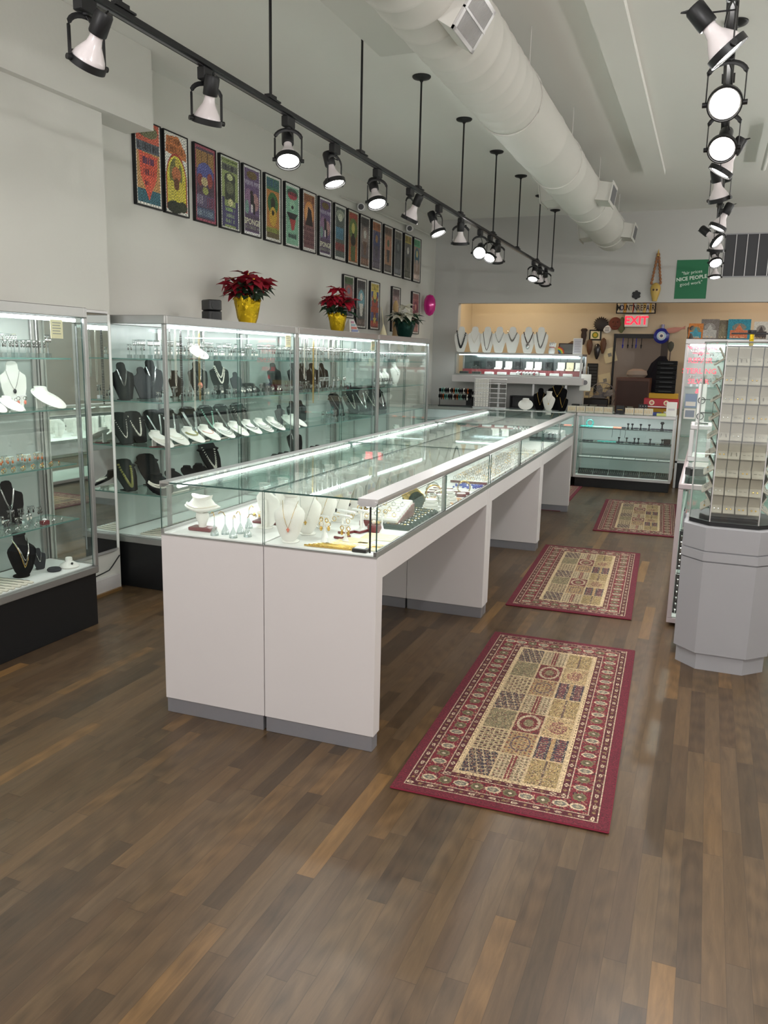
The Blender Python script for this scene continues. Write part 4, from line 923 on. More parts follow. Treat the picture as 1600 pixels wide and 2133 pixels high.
# ring trays and rings
tr = P().cbox((-.105, -.08, 0), (.105, .08, .016), LEA, .002).box((-.107, -.082, 0), (.107, -.0795, .014), BURG).mesh('ring_tray')
nr = 0
for i in range(15):
    for s in (0, 1):
        y = 4.47+.168*i
        if y > 6.9: continue
        x = -1.105-.0*s if s == 0 else -1.225
        if s: continue
        solo('ring_tray', tr, f'white ring tray in the island, {ORD[i]} behind the first counter joint', 'tray', K(-1.11, y, ZD), DA, 'white ring trays in the island')
        for a in range(6):
            for b in range(4):
                if nr >= 250: break
                nr += 1
                solo('ring', RW_[random.choice((0, 0, 1, 1, 2))], f'ring in the {nth(i+1)} white ring tray, row {nth(b+1)} from the front, {nth(a+1)} from the left', 'ring', K(-1.195+.034*a, y-.062+.04*b, ZD+.0145), DA+random.uniform(-.4, .4), 'rings in the white ring trays', scale=1.25)
solo('grey_roll', P().cyl((-.11, 0, .04), (.11, 0, .04), .04, GREYV, 16), 'grey velvet roll across the far counter of the island', 'bracelet display', K(-1.12, 6.98, ZD), DA)
wtm = P().torus((0, 0, .034), .028, .006, SILV, 14, 5, axis='y').cyl((0, -.03, .034), (0, -.038, .034), .014, WHITE, 12).mesh('watch')
for i in range(14): solo('watch', wtm, f'silver watch standing in the far counter, row {nth(i//4+1)}, {nth(i%4+1)} from the left', 'watch', K(-1.18+.05*(i % 4), 7.12+.06*(i//4), ZD), DA+.3, 'silver watches in the far counter')
wpad = P().cbox((-.09, -.016, 0), (.09, .016, .05), LEA, .004).mesh('white_pad')
for i in range(10): solo('bracelet_pad', wpad, f'white upright pad at the far end of the island, {nth(i+1)} from the front', 'bracelet display', K(-1.13, 7.38+.045*i, ZD), DA, 'white pads at the island end')

# ---------------------------------------------------------------- framed posters
def poster_img(k):
    rng = np.random.default_rng(100+k); W, H = 44, 92
    def txt(y0, y1, c, x0=.08, x1=.92, d=.62): bars(a, y0, y1, x0, x1, c, rng, d)
    W_ = (226, 224, 214)
    if k == 0:
        a = paint(W, H, W_); rect(a, .05, .03, .95, .97, (206, 150, 84)); rect(a, .05, .0, .95, .24, (226, 92, 66)); ell(a, .5, .10, .40, .09, (120, 120, 84)); rect(a, .05, .24, .95, .36, (92, 100, 112)); txt(.26, .34, (46, 48, 60)); rect(a, .05, .80, .95, .97, (48, 108, 126))
        poly(a, [(.12, .36), (.88, .38), (.82, .66), (.64, .80), (.5, .93), (.36, .80), (.18, .64)], (240, 84, 60)); txt(.42, .50, (110, 52, 90), .25, .75); txt(.56, .64, (120, 44, 60), .3, .72); txt(.70, .76, (130, 40, 50), .36, .66)
    elif k == 1:
        a = paint(W, H, W_); poly(a, [(.1, .05), (.6, .02), (.95, .2), (.95, .3), (.05, .25)], (220, 120, 56)); txt(.06, .13, (150, 80, 30), .15, .7); txt(.16, .24, (160, 84, 30)); ell(a, .5, .60, .46, .36, (190, 60, 44)); rect(a, .04, .58, .96, .96, (190, 60, 44)); ell(a, .5, .60, .42, .33, (232, 220, 60)); rect(a, .08, .58, .92, .95, (224, 208, 44)); ell(a, .48, .50, .28, .2, (120, 120, 60)); ell(a, .55, .36, .1, .06, (216, 190, 60)); ell(a, .5, .5, .2, .1, (206, 110, 60)); ell(a, .3, .72, .2, .13, (216, 200, 60)); ell(a, .66, .72, .12, .14, (226, 206, 60)); ell(a, .5, .62, .12, .08, (120, 70, 40)); ell(a, .4, .92, .34, .08, (44, 50, 34)); ell(a, .75, .9, .2, .07, (50, 60, 34))
    elif k == 2:
        a = paint(W, H, (176, 74, 96)); rect(a, .06, .03, .94, .97, (90, 66, 88)); rect(a, .06, .06, .94, .30, (168, 122, 66))
        for x in (.32, .6): rect(a, x, .06, x+.03, .24, (96, 66, 50))
        ell(a, .5, .36, .40, .15, (84, 90, 170)); ell(a, .25, .45, .14, .08, (140, 58, 60)); ell(a, .72, .43, .14, .1, (160, 66, 60)); ell(a, .46, .46, .16, .06, (196, 176, 120)); ell(a, .5, .58, .15, .05, (170, 176, 90)); rect(a, .06, .64, .94, .8, (96, 84, 120)); txt(.65, .78, (150, 140, 160), .1, .4); txt(.66, .8, (120, 60, 90), .58, .9); rect(a, .06, .82, .94, .95, (70, 88, 124)); txt(.84, .93, (120, 140, 160))
    elif k == 3:
        a = paint(W, H, (216, 218, 206)); rect(a, .06, .02, .94, .98, (150, 168, 96)); txt(.04, .07, (90, 110, 60)); rect(a, .1, .10, .9, .2, (110, 116, 100)); txt(.11, .19, (60, 60, 70)); ell(a, .5, .3, .3, .09, (60, 64, 60)); rect(a, .22, .24, .78, .60, (70, 76, 66)); ell(a, .5, .27, .16, .05, (196, 206, 140)); ell(a, .5, .42, .2, .09, (110, 116, 84)); ell(a, .52, .62, .14, .05, (216, 214, 150)); rect(a, .06, .56, .2, .98, (70, 66, 110)); rect(a, .8, .6, .94, .98, (70, 66, 110)); rect(a, .14, .68, .86, .95, (74, 70, 120)); txt(.7, .76, (140, 176, 110), .25, .75); txt(.79, .84, (150, 170, 130), .25, .75); txt(.86, .92, (130, 150, 120), .25, .75)
    elif k == 4 or k == 8:
        a = paint(W, H, (224, 224, 222)); rect(a, .06, .03, .94, .96, (110, 84, 132)); ell(a, .3, .45, .2, .13, (150, 110, 150)); ell(a, .7, .5, .2, .13, (180, 130, 130)); ell(a, .2, .6, .12, .1, (120, 160, 150)); ell(a, .5, .12, .3, .06, (120, 96, 50)); ell(a, .48, .38, .1, .04, (60, 40, 40)); rect(a, .42, .40, .62, .56, (36, 32, 40)); rect(a, .44, .54, .54, .66, (224, 220, 220)); rect(a, .56, .52, .68, .68, (40, 36, 44)); rect(a, .08, .70, .92, .95, (90, 70, 100)); txt(.86, .92, (130, 130, 120))
    elif k == 5:
        a = paint(W, H, (222, 222, 214)); rect(a, .08, .03, .92, .96, (206, 128, 56)); rect(a, .08, .03, .92, .22, (70, 130, 96)); txt(.05, .18, (50, 100, 130)); ell(a, .5, .42, .34, .17, (60, 120, 60)); ell(a, .5, .42, .14, .1, (50, 50, 40)); ell(a, .5, .62, .24, .15, (226, 176, 50)); ell(a, .5, .56, .08, .04, (40, 36, 30)); rect(a, .08, .80, .92, .96, (110, 96, 60)); txt(.79, .87, (150, 170, 60)); 
    elif k == 6:
        a = paint(W, H, (218, 222, 216)); rect(a, .07, .04, .93, .97, (126, 190, 156)); ell(a, .5, .14, .38, .08, (60, 90, 80)); ell(a, .5, .18, .32, .06, (190, 60, 76)); txt(.12, .18, (110, 36, 50), .22, .78); ell(a, .5, .33, .2, .09, (150, 206, 170)); ell(a, .5, .36, .09, .03, (40, 50, 50)); poly(a, [(.1, .46), (.9, .46), (.6, .6), (.5, .62), (.36, .6)], (44, 44, 50)); poly(a, [(.3, .55), (.75, .55), (.62, .72), (.45, .74)], (196, 54, 54)); rect(a, .2, .8, .8, .86, (70, 110, 100)); txt(.79, .88, (50, 70, 66), .2, .8)
    elif k == 7:
        a = paint(W, H, (220, 216, 210)); rect(a, .08, .04, .92, .95, (150, 92, 84)); rect(a, .08, .04, .92, .2, (176, 112, 66)); txt(.06, .18, (140, 70, 40)); ell(a, .5, .36, .36, .2, (236, 150, 70)); ell(a, .5, .38, .26, .16, (240, 170, 110)); poly(a, [(.42, .24), (.66, .3), (.8, .56), (.2, .56), (.36, .4)], (50, 32, 36)); rect(a, .08, .58, .92, .95, (128, 80, 84)); [txt(.6+.08*i, .66+.08*i, (96, 54, 60)) for i in range(4)]
    elif k == 9:
        a = paint(W, H, (214, 214, 208)); rect(a, .08, .04, .92, .95, (84, 96, 92)); ell(a, .5, .16, .36, .08, (150, 160, 140)); ell(a, .5, .22, .2, .07, (200, 206, 180)); rect(a, .12, .4, .8, .62, (70, 130, 160)); rect(a, .08, .68, .92, .84, (120, 62, 56)); txt(.7, .82, (150, 50, 50))
    elif k == 10:
        a = paint(W, H, (210, 206, 190)); rect(a, .06, .03, .94, .97, (150, 96, 50)); ell(a, .5, .1, .4, .06, (180, 60, 46)); ell(a, .5, .34, .4, .2, (100, 130, 60)); ell(a, .5, .32, .16, .1, (206, 196, 90)); rect(a, .38, .42, .62, .5, (50, 40, 30)); ell(a, .5, .56, .24, .1, (40, 36, 30)); rect(a, .3, .66, .7, .95, (90, 106, 50)); poly(a, [(.08, .95), (.2, .55), (.3, .95)], (226, 110, 40)); poly(a, [(.92, .95), (.8, .55), (.7, .95)], (226, 110, 40))
    else:
        pal = [None]*11+[((110, 96, 96), (70, 66, 66), (150, 130, 120), (200, 200, 190), (120, 84, 66)), ((96, 84, 110), (190, 110, 60), (60, 70, 120), (170, 120, 60), (84, 76, 90)), ((170, 120, 84), (120, 90, 70), (190, 120, 90), (90, 110, 80), (84, 76, 70)), ((90, 94, 96), (130, 126, 110), (70, 76, 80), (110, 120, 120), (96, 100, 106)), ((110, 106, 90), (190, 166, 60), (96, 96, 96), (200, 200, 190), (84, 84, 70)), ((170, 140, 120), (90, 190, 130), (60, 110, 130), (200, 190, 120), (190, 160, 150)),
               ((110, 90, 90), (70, 110, 60), (176, 84, 80), (110, 110, 130), (90, 84, 96)), ((90, 96, 96), (60, 60, 66), (96, 160, 176), (216, 216, 206), (110, 96, 90)), ((70, 84, 150), (222, 196, 70), (176, 60, 50), (60, 110, 80), (150, 50, 46)), ((150, 120, 120), (110, 84, 90), (176, 150, 150), (90, 66, 70), (120, 90, 96)), ((170, 110, 104), (190, 130, 116), (130, 80, 80), (210, 150, 120), (150, 96, 90))]
        p = pal[k]; a = paint(W, H, (212, 210, 202)); rect(a, .08, .03, .92, .97, p[0]); rect(a, .08, .03, .92, .2, p[1]); txt(.05, .17, tuple(int(v*.7) for v in p[1])); ell(a, .5, .42, .34, .2, p[2]); ell(a, .5, .36, .14, .08, p[3]); poly(a, [(.3, .5), (.7, .5), (.62, .76), (.4, .76)], p[4] if k != 18 else p[3]); rect(a, .08, .82, .92, .97, p[4]); txt(.84, .94, tuple(min(255, int(v*1.4)) for v in p[4]))
        if k == 19:
            for (cx, cy, r, c) in ((.25, .12, .12, p[1]), (.5, .08, .1, p[1]), (.76, .13, .12, p[1]), (.2, .36, .1, p[1]), (.8, .36, .1, p[1]), (.5, .8, .24, p[1])):
                poly(a, [(cx+r*math.cos(PI*i/5-PI/2)*(1 if i % 2 == 0 else .42), cy+.5*r*math.sin(PI*i/5-PI/2)*(1 if i % 2 == 0 else .42)) for i in range(10)], c)
            ell(a, .5, .26, .2, .1, p[1]); rect(a, .08, .52, .92, .64, p[2])
    a = (a*.78+a.mean(-1, keepdims=True)*.22)*.97; a[1:-1, 1:-1] *= (1+.16*np.sign(np.sin(np.arange(H-2)*1.9))[:, None]*np.sign(np.sin(np.arange(W-2)*1.3+np.cumsum(rng.normal(0, .6, W-2))))[None])[..., None]
    return a+rng.normal(0, 12, a.shape[:2])[..., None]
PD = ['orange and red poster with a flame shaped centre, first of the upper row', 'yellow poster with orange lettering and a figure under an arch', 'rose framed purple poster with a blue moon shape', 'green and violet poster with skull heads', 'violet poster with a dancing figure reading SPONGE', 'orange poster with a green helmeted figure', 'mint green poster with a red and black figure', 'brown poster with a dark haired woman in an orange arch', 'violet grey poster with a walking figure, ninth in the row', 'grey poster with a blue block in the middle', 'red and green poster with a figure in flames', 'grey poster with a pale masked face', 'blue violet poster with an orange title', 'tan poster with dark lower part', 'dark grey poster between a tan one and a yellow topped one', 'grey poster with a yellow top near the row end', 'pastel poster with a green title, last of the upper row',
      'green and red poster behind the small red poinsettia', 'grey blue poster with a white gowned figure', 'blue and red poster with yellow stars', 'mauve poster behind the white poinsettia', 'rose brown poster beside the pink balloon']
PY = [4.35, 4.645, 4.985, 5.305, 5.62, 5.95, 6.285, 6.60, 6.93, 7.26, 7.57, 7.87, 8.19, 8.53, 8.84, 9.17, 9.49]
PY2 = [7.48, 7.80, 8.17, 8.815, 9.49]
def poster(k, y, z0, h, w=.268):
    t = thing('framed_poster', 'framed '+PD[k], 'poster', (XL+.0005, y+w/2, z0), R90, 'framed posters on the left wall')
    f = P(); b = .008; d = .026
    f.cbox((-w/2, -d, 0), (w/2, 0, b), BLKM, .001).cbox((-w/2, -d, h-b), (w/2, 0, h), BLKM, .001).cbox((-w/2, -d, b), (-w/2+b, 0, h-b), BLKM, .001).cbox((w/2-b, -d, b), (w/2, 0, h-b), BLKM, .001)
    part('frame', f, t, 'black frame')
    me = colour_grid('print', poster_img(k), w-2*b, h-2*b, PRINT, Matrix.Translation((0, -d+.006, b)))
    o = bpy.data.objects.new('print', me); COL.objects.link(o); o.parent = t
    if k in (4, 8):
        for nm_t, sz_t, m_t, z_t in (('SPONGE', .062, mat('pale_ink', (214, 214, 190), .7), .105), ('VERVE PIPE', .044, mat('grey_ink', (176, 170, 190), .7), h-.13)):
            part('lettering', P().text(nm_t, sz_t, m_t, T(0, -d+.005, z_t, 0, PI/2), .0004, bold=.001), t)
    return t
for i, y in enumerate(PY): poster(i, y, 2.378, .522)
for i, y in enumerate(PY2): poster(17+i, y, 1.755 if i else 1.845, .508 if i else .42)

# ---------------------------------------------------------------- things on top of the showcases
ZS = 1.6735
def poinsettia(label, loc, bract, foil, R, H, potr, poth, seed, collar=None):
    rr = random.Random(seed)
    t = thing('poinsettia', label, 'potted plant', loc)
    pr = []; n = 26
    for z, r, w in ((0, potr*.62, .02), (poth*.3, potr*.76, .07), (poth*.7, potr*.92, .07), (poth*.92, potr*.98, .10), (poth*1.08, potr*1.08, .16), (poth*1.0, potr*.9, .05), (poth*.9, potr*.8, 0)):
        pr.append([(r*(1+w*math.sin(j*2.9+z*40)+w*rr.uniform(-.5, .5))*math.cos(2*PI*j/n), r*(1+w*math.sin(j*2.9+z*40))*math.sin(2*PI*j/n), z+(poth*w*1.2*rr.uniform(-.5, 1) if z > poth*.85 else 0)) for j in range(n)])
    part('foil_wrap', P().loft(pr, foil), t)
    s = P()
    for i in range(7):
        a = i*.9; s.tube([(.01*math.cos(a), .01*math.sin(a), poth*.6), (R*.3*math.cos(a), R*.3*math.sin(a), poth+(H-poth)*.4), (R*.55*math.cos(a), R*.55*math.sin(a), H*.8)], .003, LEAF, 5)
    part('stem', s, t)
    def leaf(p, c, a, pitch, L, W, m, roll=0):
        # pointed lobed blade with a fold along the middle
        prof = [(0, .05), (.18, .55), (.34, .85), (.42, .66), (.55, 1.0), (.66, .62), (.82, .35), (1, .0)]
        M = Matrix.Translation(c) @ Matrix.Rotation(a, 4, 'Z') @ Matrix.Rotation(-pitch, 4, 'Y') @ Matrix.Rotation(roll, 4, 'X')
        vs = []; fs = []
        for u, w in prof:
            dz = -.35*L*u*u; vs += [(u*L, -w*W, dz+w*W*.25), (u*L, 0, dz), (u*L, w*W, dz+w*W*.25)]
        for i in range(len(prof)-1):
            for k in range(2): fs.append((i*3+k, i*3+k+1, (i+1)*3+k+1, (i+1)*3+k))
        p.add(vs, fs, m, M)
    g = P(); b = P(); ct = P()
    for i in range(38):
        a = rr.uniform(0, 2*PI); r = R*rr.uniform(.1, .55); z = poth+(H-poth)*rr.uniform(.1, .6)
        leaf(g, (r*math.cos(a), r*math.sin(a), z), a, rr.uniform(-.3, .5), R*rr.uniform(.55, .8), R*.2, LEAF, rr.uniform(-.4, .4))
    heads = 11 if bract is not WHTP else 6
    for h in range(heads):
        a0 = 2*PI*h/heads+rr.uniform(-.3, .3); r0 = R*(.58 if h else 0.0); c = (r0*math.cos(a0), r0*math.sin(a0), H*(.78+.16*rr.random())-.55*r0*rr.random()+(0.0 if h else .05))
        for k in range(9):
            a = 2*PI*k/9+rr.uniform(-.2, .2)
            leaf(b, c, a, rr.uniform(-.05, .55) if k % 2 else rr.uniform(-.5, 0), R*rr.uniform(.5, .74), R*.2, bract, rr.uniform(-.4, .4))
        for k in range(4): ct.ball((c[0]+.006*math.cos(k*1.6), c[1]+.006*math.sin(k*1.6), c[2]+.006), .004, FOIL, 5, 3)
    part('foliage', g, t); part('bracts', b, t, 'red bracts' if bract is not WHTP else 'white bracts'); part('flower_centres', ct, t)
    return t
poinsettia('large dark red poinsettia in gold foil on top of the long showcase', (-3.20, 5.245, ZS), REDP, FOIL, .185, .37, .092, .165, 1)
poinsettia('smaller red poinsettia in gold and silver foil on top of the middle showcase', (-3.20, 6.80, ZS), REDP2, FOIL, .165, .36, .082, .15, 4)
poinsettia('white poinsettia in dark green foil on top of the last showcase', (-3.17, 8.49, ZS), WHTP, FOILG, .185, .33, .105, .155, 6)
for i in range(2): solo('speaker', P().cbox((-.055, -.05, 0), (.055, .05, .072), BLK, .006).cyl((.0555, 0, .036), (.057, 0, .036), .03, BLKM, 16), f'small black cube speaker, {"lower" if i == 0 else "upper"} of the pair on the long showcase', 'speaker', (-3.20, 4.78, ZS+.0735*i), -.5)
pc = P(); pc.loft([[(-.07, -.05, 0), (.07, -.05, 0), (.07, .05, 0), (-.07, .05, 0)], [(-.035, -.006, .13), (.035, -.006, .13), (.035, .006, .13), (-.035, .006, .13)]], PAPER)
for i, c in enumerate(((150, 160, 200), (210, 130, 120), (160, 190, 200), (200, 150, 170))): pc.box((-.045+.008*i, -.0512+.0105*i, .016+.026*i), (.045-.008*i, -.049+.0105*i, .036+.026*i), mat('leaflet_%d' % i, c, .7))
solo('folded_leaflet', pc, 'white folded leaflet card beside the small red poinsettia', 'card', (-3.18, 7.06, ZS), R90-.3)
solo('paper_cone', P().lathe([(.045, 0), (.001, .13), (.001, .131)], IVORY, 16).cyl((0, 0, .10), (-.02, -.015, .30), .003, IVORY, 6), 'cream paper cone with a stick on top of the last showcase', 'decoration', (-3.20, 7.93, ZS))
bl = P(); bl.loft([[(.001*0+r*math.cos(2*PI*j/14), r*.8*math.sin(2*PI*j/14), z) for j in range(14)] for z, r in ((0, .01), (.02, .045), (.07, .072), (.14, .08), (.20, .072), (.25, .045), (.265, .01))], mat('pink_foil', (214, 24, 140), .18, .3, coat=.8))
solo('balloon', bl, 'shiny pink balloon at the far end of the left wall', 'balloon', (-3.37, 9.90, 1.99))
solo('wooden_carving', P().loft([[(.03*math.cos(a)*s, .025*math.sin(a)*s, z) for a in [2*PI*j/10 for j in range(10)]] for z, s in ((0, 1.3), (.1, 1.0), (.2, 1.35), (.3, .9), (.36, 1.1), (.42, .5))], mat('pale_wood', (196, 164, 116), .5, vary=.1)), 'pale wooden carving standing under the pink balloon', 'carving', (-3.37, 8.71, ZS))

# ---------------------------------------------------------------- track lighting
CR = Vector((0.9279, 0.3729, 0)); CF = Vector((-0.3690, 0.9294, 0))
def aim(r, f, d): return (CR*r+CF*f+Vector((0, 0, -d))).normalized()
def track(label, x, z, y0, y1, stems, canopy=True):
    t = thing('light_track', label, 'track lighting rail', (x, y0, z))
    L = y1-y0
    p = P().cbox((-.018, 0, -.020), (.018, L, 0), BLKM, .002).box((-.006, .01, -.0225), (.006, L-.01, -.0202), mat('track_slot', (120, 120, 124), .3, .8))
    part('rail', p, t)
    for s in stems:
        q = P().cyl((0, s-y0, .018), (0, s-y0, ZC-z-.012), .0065, BLKM, 8)
        q.prism([(-.024, -.05), (.024, -.05), (.024, .05), (-.024, .05)], 0, .006, BLKM, T(0, s-y0, 0)); q.prism([(-.015, -.028), (.015, -.028), (.015, .028), (-.015, .028)], .006, .022, BLKM, T(0, s-y0, 0))
        part('stem', q, t)
        part('canopy', P().lathe([(.008, -.035), (.014, -.024), (.055, -.012), (.060, -.006), (.060, -.0005), (.001, -.0005)], BLKM, 24, (0, s-y0, ZC-z)), t)
    return t
ZTR = 2.545
track('black lighting track running along the room above the island', -1.88, ZTR, 1.6, 10.12, [2.32, 3.29, 4.27, 5.22, 6.19, 7.19, 8.16, 9.16, 10.05])
track('black lighting track at the right, seen almost end on', -.035, ZTR, 1.6, 9.9, [2.3, 3.6, 4.95, 6.3, 7.6, 8.9])
def mk_head(d, on, cord=True):
    """lamp head; origin where the adapter meets the rail"""
    d = Vector(d); ax = Vector((0, 0, 1)).cross(d)
    ax = ax.normalized() if ax.length > .05 else Vector((1, 0, 0))
    phi = math.atan2(ax.y, ax.x)
    t = thing('track_light', '', 'track light')
    part('adapter', P().cbox((-.017, -.036, -.046), (.017, .036, -.0005), BLKM, .003).cyl((0, 0, -.052), (0, 0, -.046), .012, BLKM, 12), t)
    Mz = Matrix.Rotation(phi, 4, 'Z'); pv = -.185
    pts = []
    for i in range(13):
        a = PI*i/12; pts.append((.061*math.cos(a), 0, -.095+.041*math.sin(a)))
    pts = [(.061, 0, pv)]+pts+[(-.061, 0, pv)]
    part('yoke', P().tube([Mz @ Vector(q) for q in pts], .004, BLKM, 6, flat=(.0025, .0085)), t)
    # frame: local -Z of head looks along d
    zc = -d; xc = ax; yc = zc.cross(xc)
    M = Matrix((xc, yc, zc)).transposed().to_4x4(); M.translation = (0, 0, pv)
    part('lamp_ring', P().lathe([(.0535, -.011), (.058, -.011), (.058, .011), (.0535, .011), (.0535, -.011)], BLKM, 28, M=M).cyl((.056, 0, 0), (.072, 0, 0), .009, BLKM, 10, M=M).cyl((-.056, 0, 0), (-.072, 0, 0), .009, BLKM, 10, M=M), t)
    part('bulb', P().lathe([(.050, -.002), (.052, .008), (.046, .024), (.034, .044), (.024, .060), (.020, .076), (.019, .090), (.001, .090)], BULB, 24, M=M), t)
    part('lens', P().lathe([(.001, -.012), (.025, -.0105), (.042, -.006), (.0495, -.001), (.0495, .002), (.001, .002)], LENS_ON if on else LENS_OFF, 24, M=M), t, 'lit lens' if on else None)
    part('socket', P().lathe([(.001, .088), (.026, .088), (.028, .092), (.028, .150), (.024, .158), (.001, .158)], BLKM, 20, M=M), t)
    a = M @ Vector((0, 0.0, .150)); b = M @ Vector((.012, .03, .17))
    part('cord', P().tube([Vector((0, 0, -.05)), Vector((.012, .012, -.075)), (Vector((.02, .02, -.08))+b)/2, b, a], .0028, BLKM, 6), t)
    return t
HL = [(2.155, (-.5, .35, .8), 0), (2.80, (-.22, .3, .93), 0), (3.449, (.08, -.45, .9), 1), (3.942, (.25, -.15, .95), 1), (4.517, (.2, -.4, .9), 1), (5.066, (-.4, .2, .9), 1), (5.659, (.35, -.2, .9), 1), (6.208, (.02, .2, 1), 1), (6.772, (-.15, -.85, .5), 1), (7.10, (-.4, -.5, .75), 1), (7.382, (.05, .4, .9), 0), (8.981, (-.2, -.4, .9), 1), (9.326, (.05, .4, .9), 0), (9.701, (.1, .35, .9), 0)]
HR = [(2.66, (.65, -.1, .75), 1), (3.162, (-.35, -.85, .5), 1), (3.788, (-.35, -.7, .6), 1), (4.213, (-.45, .2, .85), 1), (4.89, (.3, .2, .9), 1), (5.853, (-.4, .1, .9), 1), (6.49, (.55, -.5, .6), 1), (7.009, (.02, .2, .95), 0), (7.847, (0, -.6, .7), 1), (9.071, (0, -.2, .95), 1)]
for nm, x, hs in (('left', -1.88, HL), ('right', -.035, HR)):
    for i, (y, d, on) in enumerate(hs):
        v = aim(*d); h = mk_head(v, on); h.location = (x, y, ZTR-.0235)
        h['label'] = f'black track light with {"lit" if on else "unlit"} white bulb, {ORD[i]} on the {"track above the island" if nm == "left" else "right hand track"}'; h['group'] = f'lamps of the {nm} track'
        if on: spot('track_spot', (x+v.x*.02, y+v.y*.02, ZTR-.0235-.185+v.z*.02), v, 26 if nm == 'left' else 30, (1, .985, .96), 2.0, .8, .045)

# ---------------------------------------------------------------- air duct, cameras
DX, DZ, DR = -1.165, 2.875, .183
t = thing('air_duct', 'large white round air duct along the ceiling', 'air duct', (DX, 0, DZ))
pr = [(.001, 9.85), (.10, 9.84), (.155, 9.80), (DR, 9.72)]
yy = 9.6; k = 0
rings = []
n = 40
def ringat(y, r): return [(r*math.cos(2*PI*j/n), y, r*math.sin(2*PI*j/n)) for j in range(n)]
ys = [(9.88, .002), (9.86, .10), (9.81, .15), (9.74, .176)]
y = 9.68
while y > 1.5:
    ys += [(y, DR), (y-.012, DR+.004), (y-.024, DR)] if y < 4.6 or int(y*10) % 9 == 0 else [(y, DR)]
    y -= .16 if y < 4.6 else .30
part('tube', P().loft([ringat(a, b) for a, b in ys], DUCTM), t)
for i, y in enumerate((4.67, 6.14, 7.65, 9.3)):
    part('hanger_rod', P().cyl((.105, y, .150), (.105, y, ZC-DZ), .004, DUCTM, 6).torus((0, y, 0), DR+.003, .005, DUCTM, 40, 4, axis='y'), t)
# bottom register near the camera
for nm, yy_, sz, ang in (('register', 3.27, (.085, .135), 1.0),):
    M = T(0, yy_, 0, 0, 0, 0) @ Matrix.Rotation(-ang, 4, 'Y')
    p = P(); w, l = sz
    p.prism([(-w, -l), (w, -l), (w, l), (-w, l)], -DR-.045, -DR+.06, DUCTM, M)
    part('register_box', p, t)
    g = P(); g.box((-w+.012, -l+.02, -DR-.0475), (w-.012, l-.02, -DR-.0455), mat('dark_void', (40, 40, 42), .8), M)
    for i in range(22):
        yv = -l+.03+i*(2*l-.06)/21; g.box((-w+.012, yv-.0014, -DR-.056), (w-.012, yv+.0014, -DR-.047), ALUW, M)
    g.box((-w, -l, -DR-.056), (-w+.014, l, -DR-.0455), ALUW, M).box((w-.014, -l, -DR-.056), (w, l, -DR-.0455), ALUW, M).box((-.004, -l, -DR-.058), (.004, l, -DR-.0455), ALUW, M).box((-w, -l, -DR-.056), (w, -l+.022, -DR-.0455), ALUW, M).box((-w, l-.022, -DR-.056), (w, l, -DR-.0455), ALUW, M)
    part('register_grille', g, t, 'slatted grille')
for (yy_, sd) in ((7.25, 1), (7.15, -1), (9.35, 1), (9.30, -1)):
    M = Matrix.Translation((0, yy_, 0)) @ Matrix.Rotation(-sd*(PI/2-.15), 4, 'Y')
    p = P(); p.loft([[(-.07, -.15, -DR-.10), (.07, -.15, -DR-.10), (.07, .15, -DR-.10), (-.07, .15, -DR-.10)], [(-.075, -.16, -DR+.04), (.075, -.16, -DR+.04), (.075, .16, -DR+.04), (-.075, .16, -DR+.04)]], DUCTM, M)
    p.box((-.085, -.165, -DR-.108), (.085, .165, -DR-.100), DUCTM, M)
    p.box((-.06, -.13, -DR-.110), (.06, .13, -DR-.1085), mat('grey_void', (110, 110, 112), .8), M)
    part('side_register', p, t)
# boxy duct branch at upper left of the round duct
solo('duct_branch', P().cbox((-.21, -1.2, -.215), (.20, .60, 0), DUCTM, .01), 'flat white boxed duct branch under the ceiling beside the round duct', 'air duct', (-1.56, 3.65, ZC-.001))
def cam_(label, loc, rz):
    t = thing('security_camera', label, 'security camera', loc, rz, 'white security cameras under the ceiling')
    part('mount', P().lathe([(.001, 0), (.038, 0), (.038, .035), (.02, .05), (.001, .05)], WHITE, 18, M=Matrix.Rotation(PI/2, 4, 'Y')), t)
    part('body', P().cyl((.05, 0, 0), (.055, -.15, -.02), .036, WHITE, 18), t)
    part('lens', P().cyl((.055, -.151, -.02), (.0552, -.156, -.0207), .028, BLK, 18), t)
cam_('white security camera above the posters, nearer one', (XL+.001, 7.86, 2.955), .25); cam_('white security camera above the posters, farther one', (XL+.001, 9.28, 2.96), .25)
solo('junction_box', P().cbox((-.06, -.04, -.03), (.06, 0, .03), WHITE, .004).cyl((0, -.041, 0), (0, -.046, 0), .012, BLKM, 10), 'small white box high on the rear wall', 'junction box', (-3.07, YB-.0005, 3.14))
solo('wall_conduit', P().cyl((0, 0, 0), (0, 2.15, .02), .012, WALL, 8).cyl((0, -.6, -.01), (0, 0, 0), .007, WALL, 8), 'white conduit along the left wall above the posters', 'conduit', (XL+.013, 8.0, 2.99))
solo('ceiling_pipe', P().cyl((0, 0, 0), (.0, 1.3, 0), .022, CEIL, 10), 'short white pipe under the ceiling at the upper right', 'pipe', (.28, 6.9, 3.17))

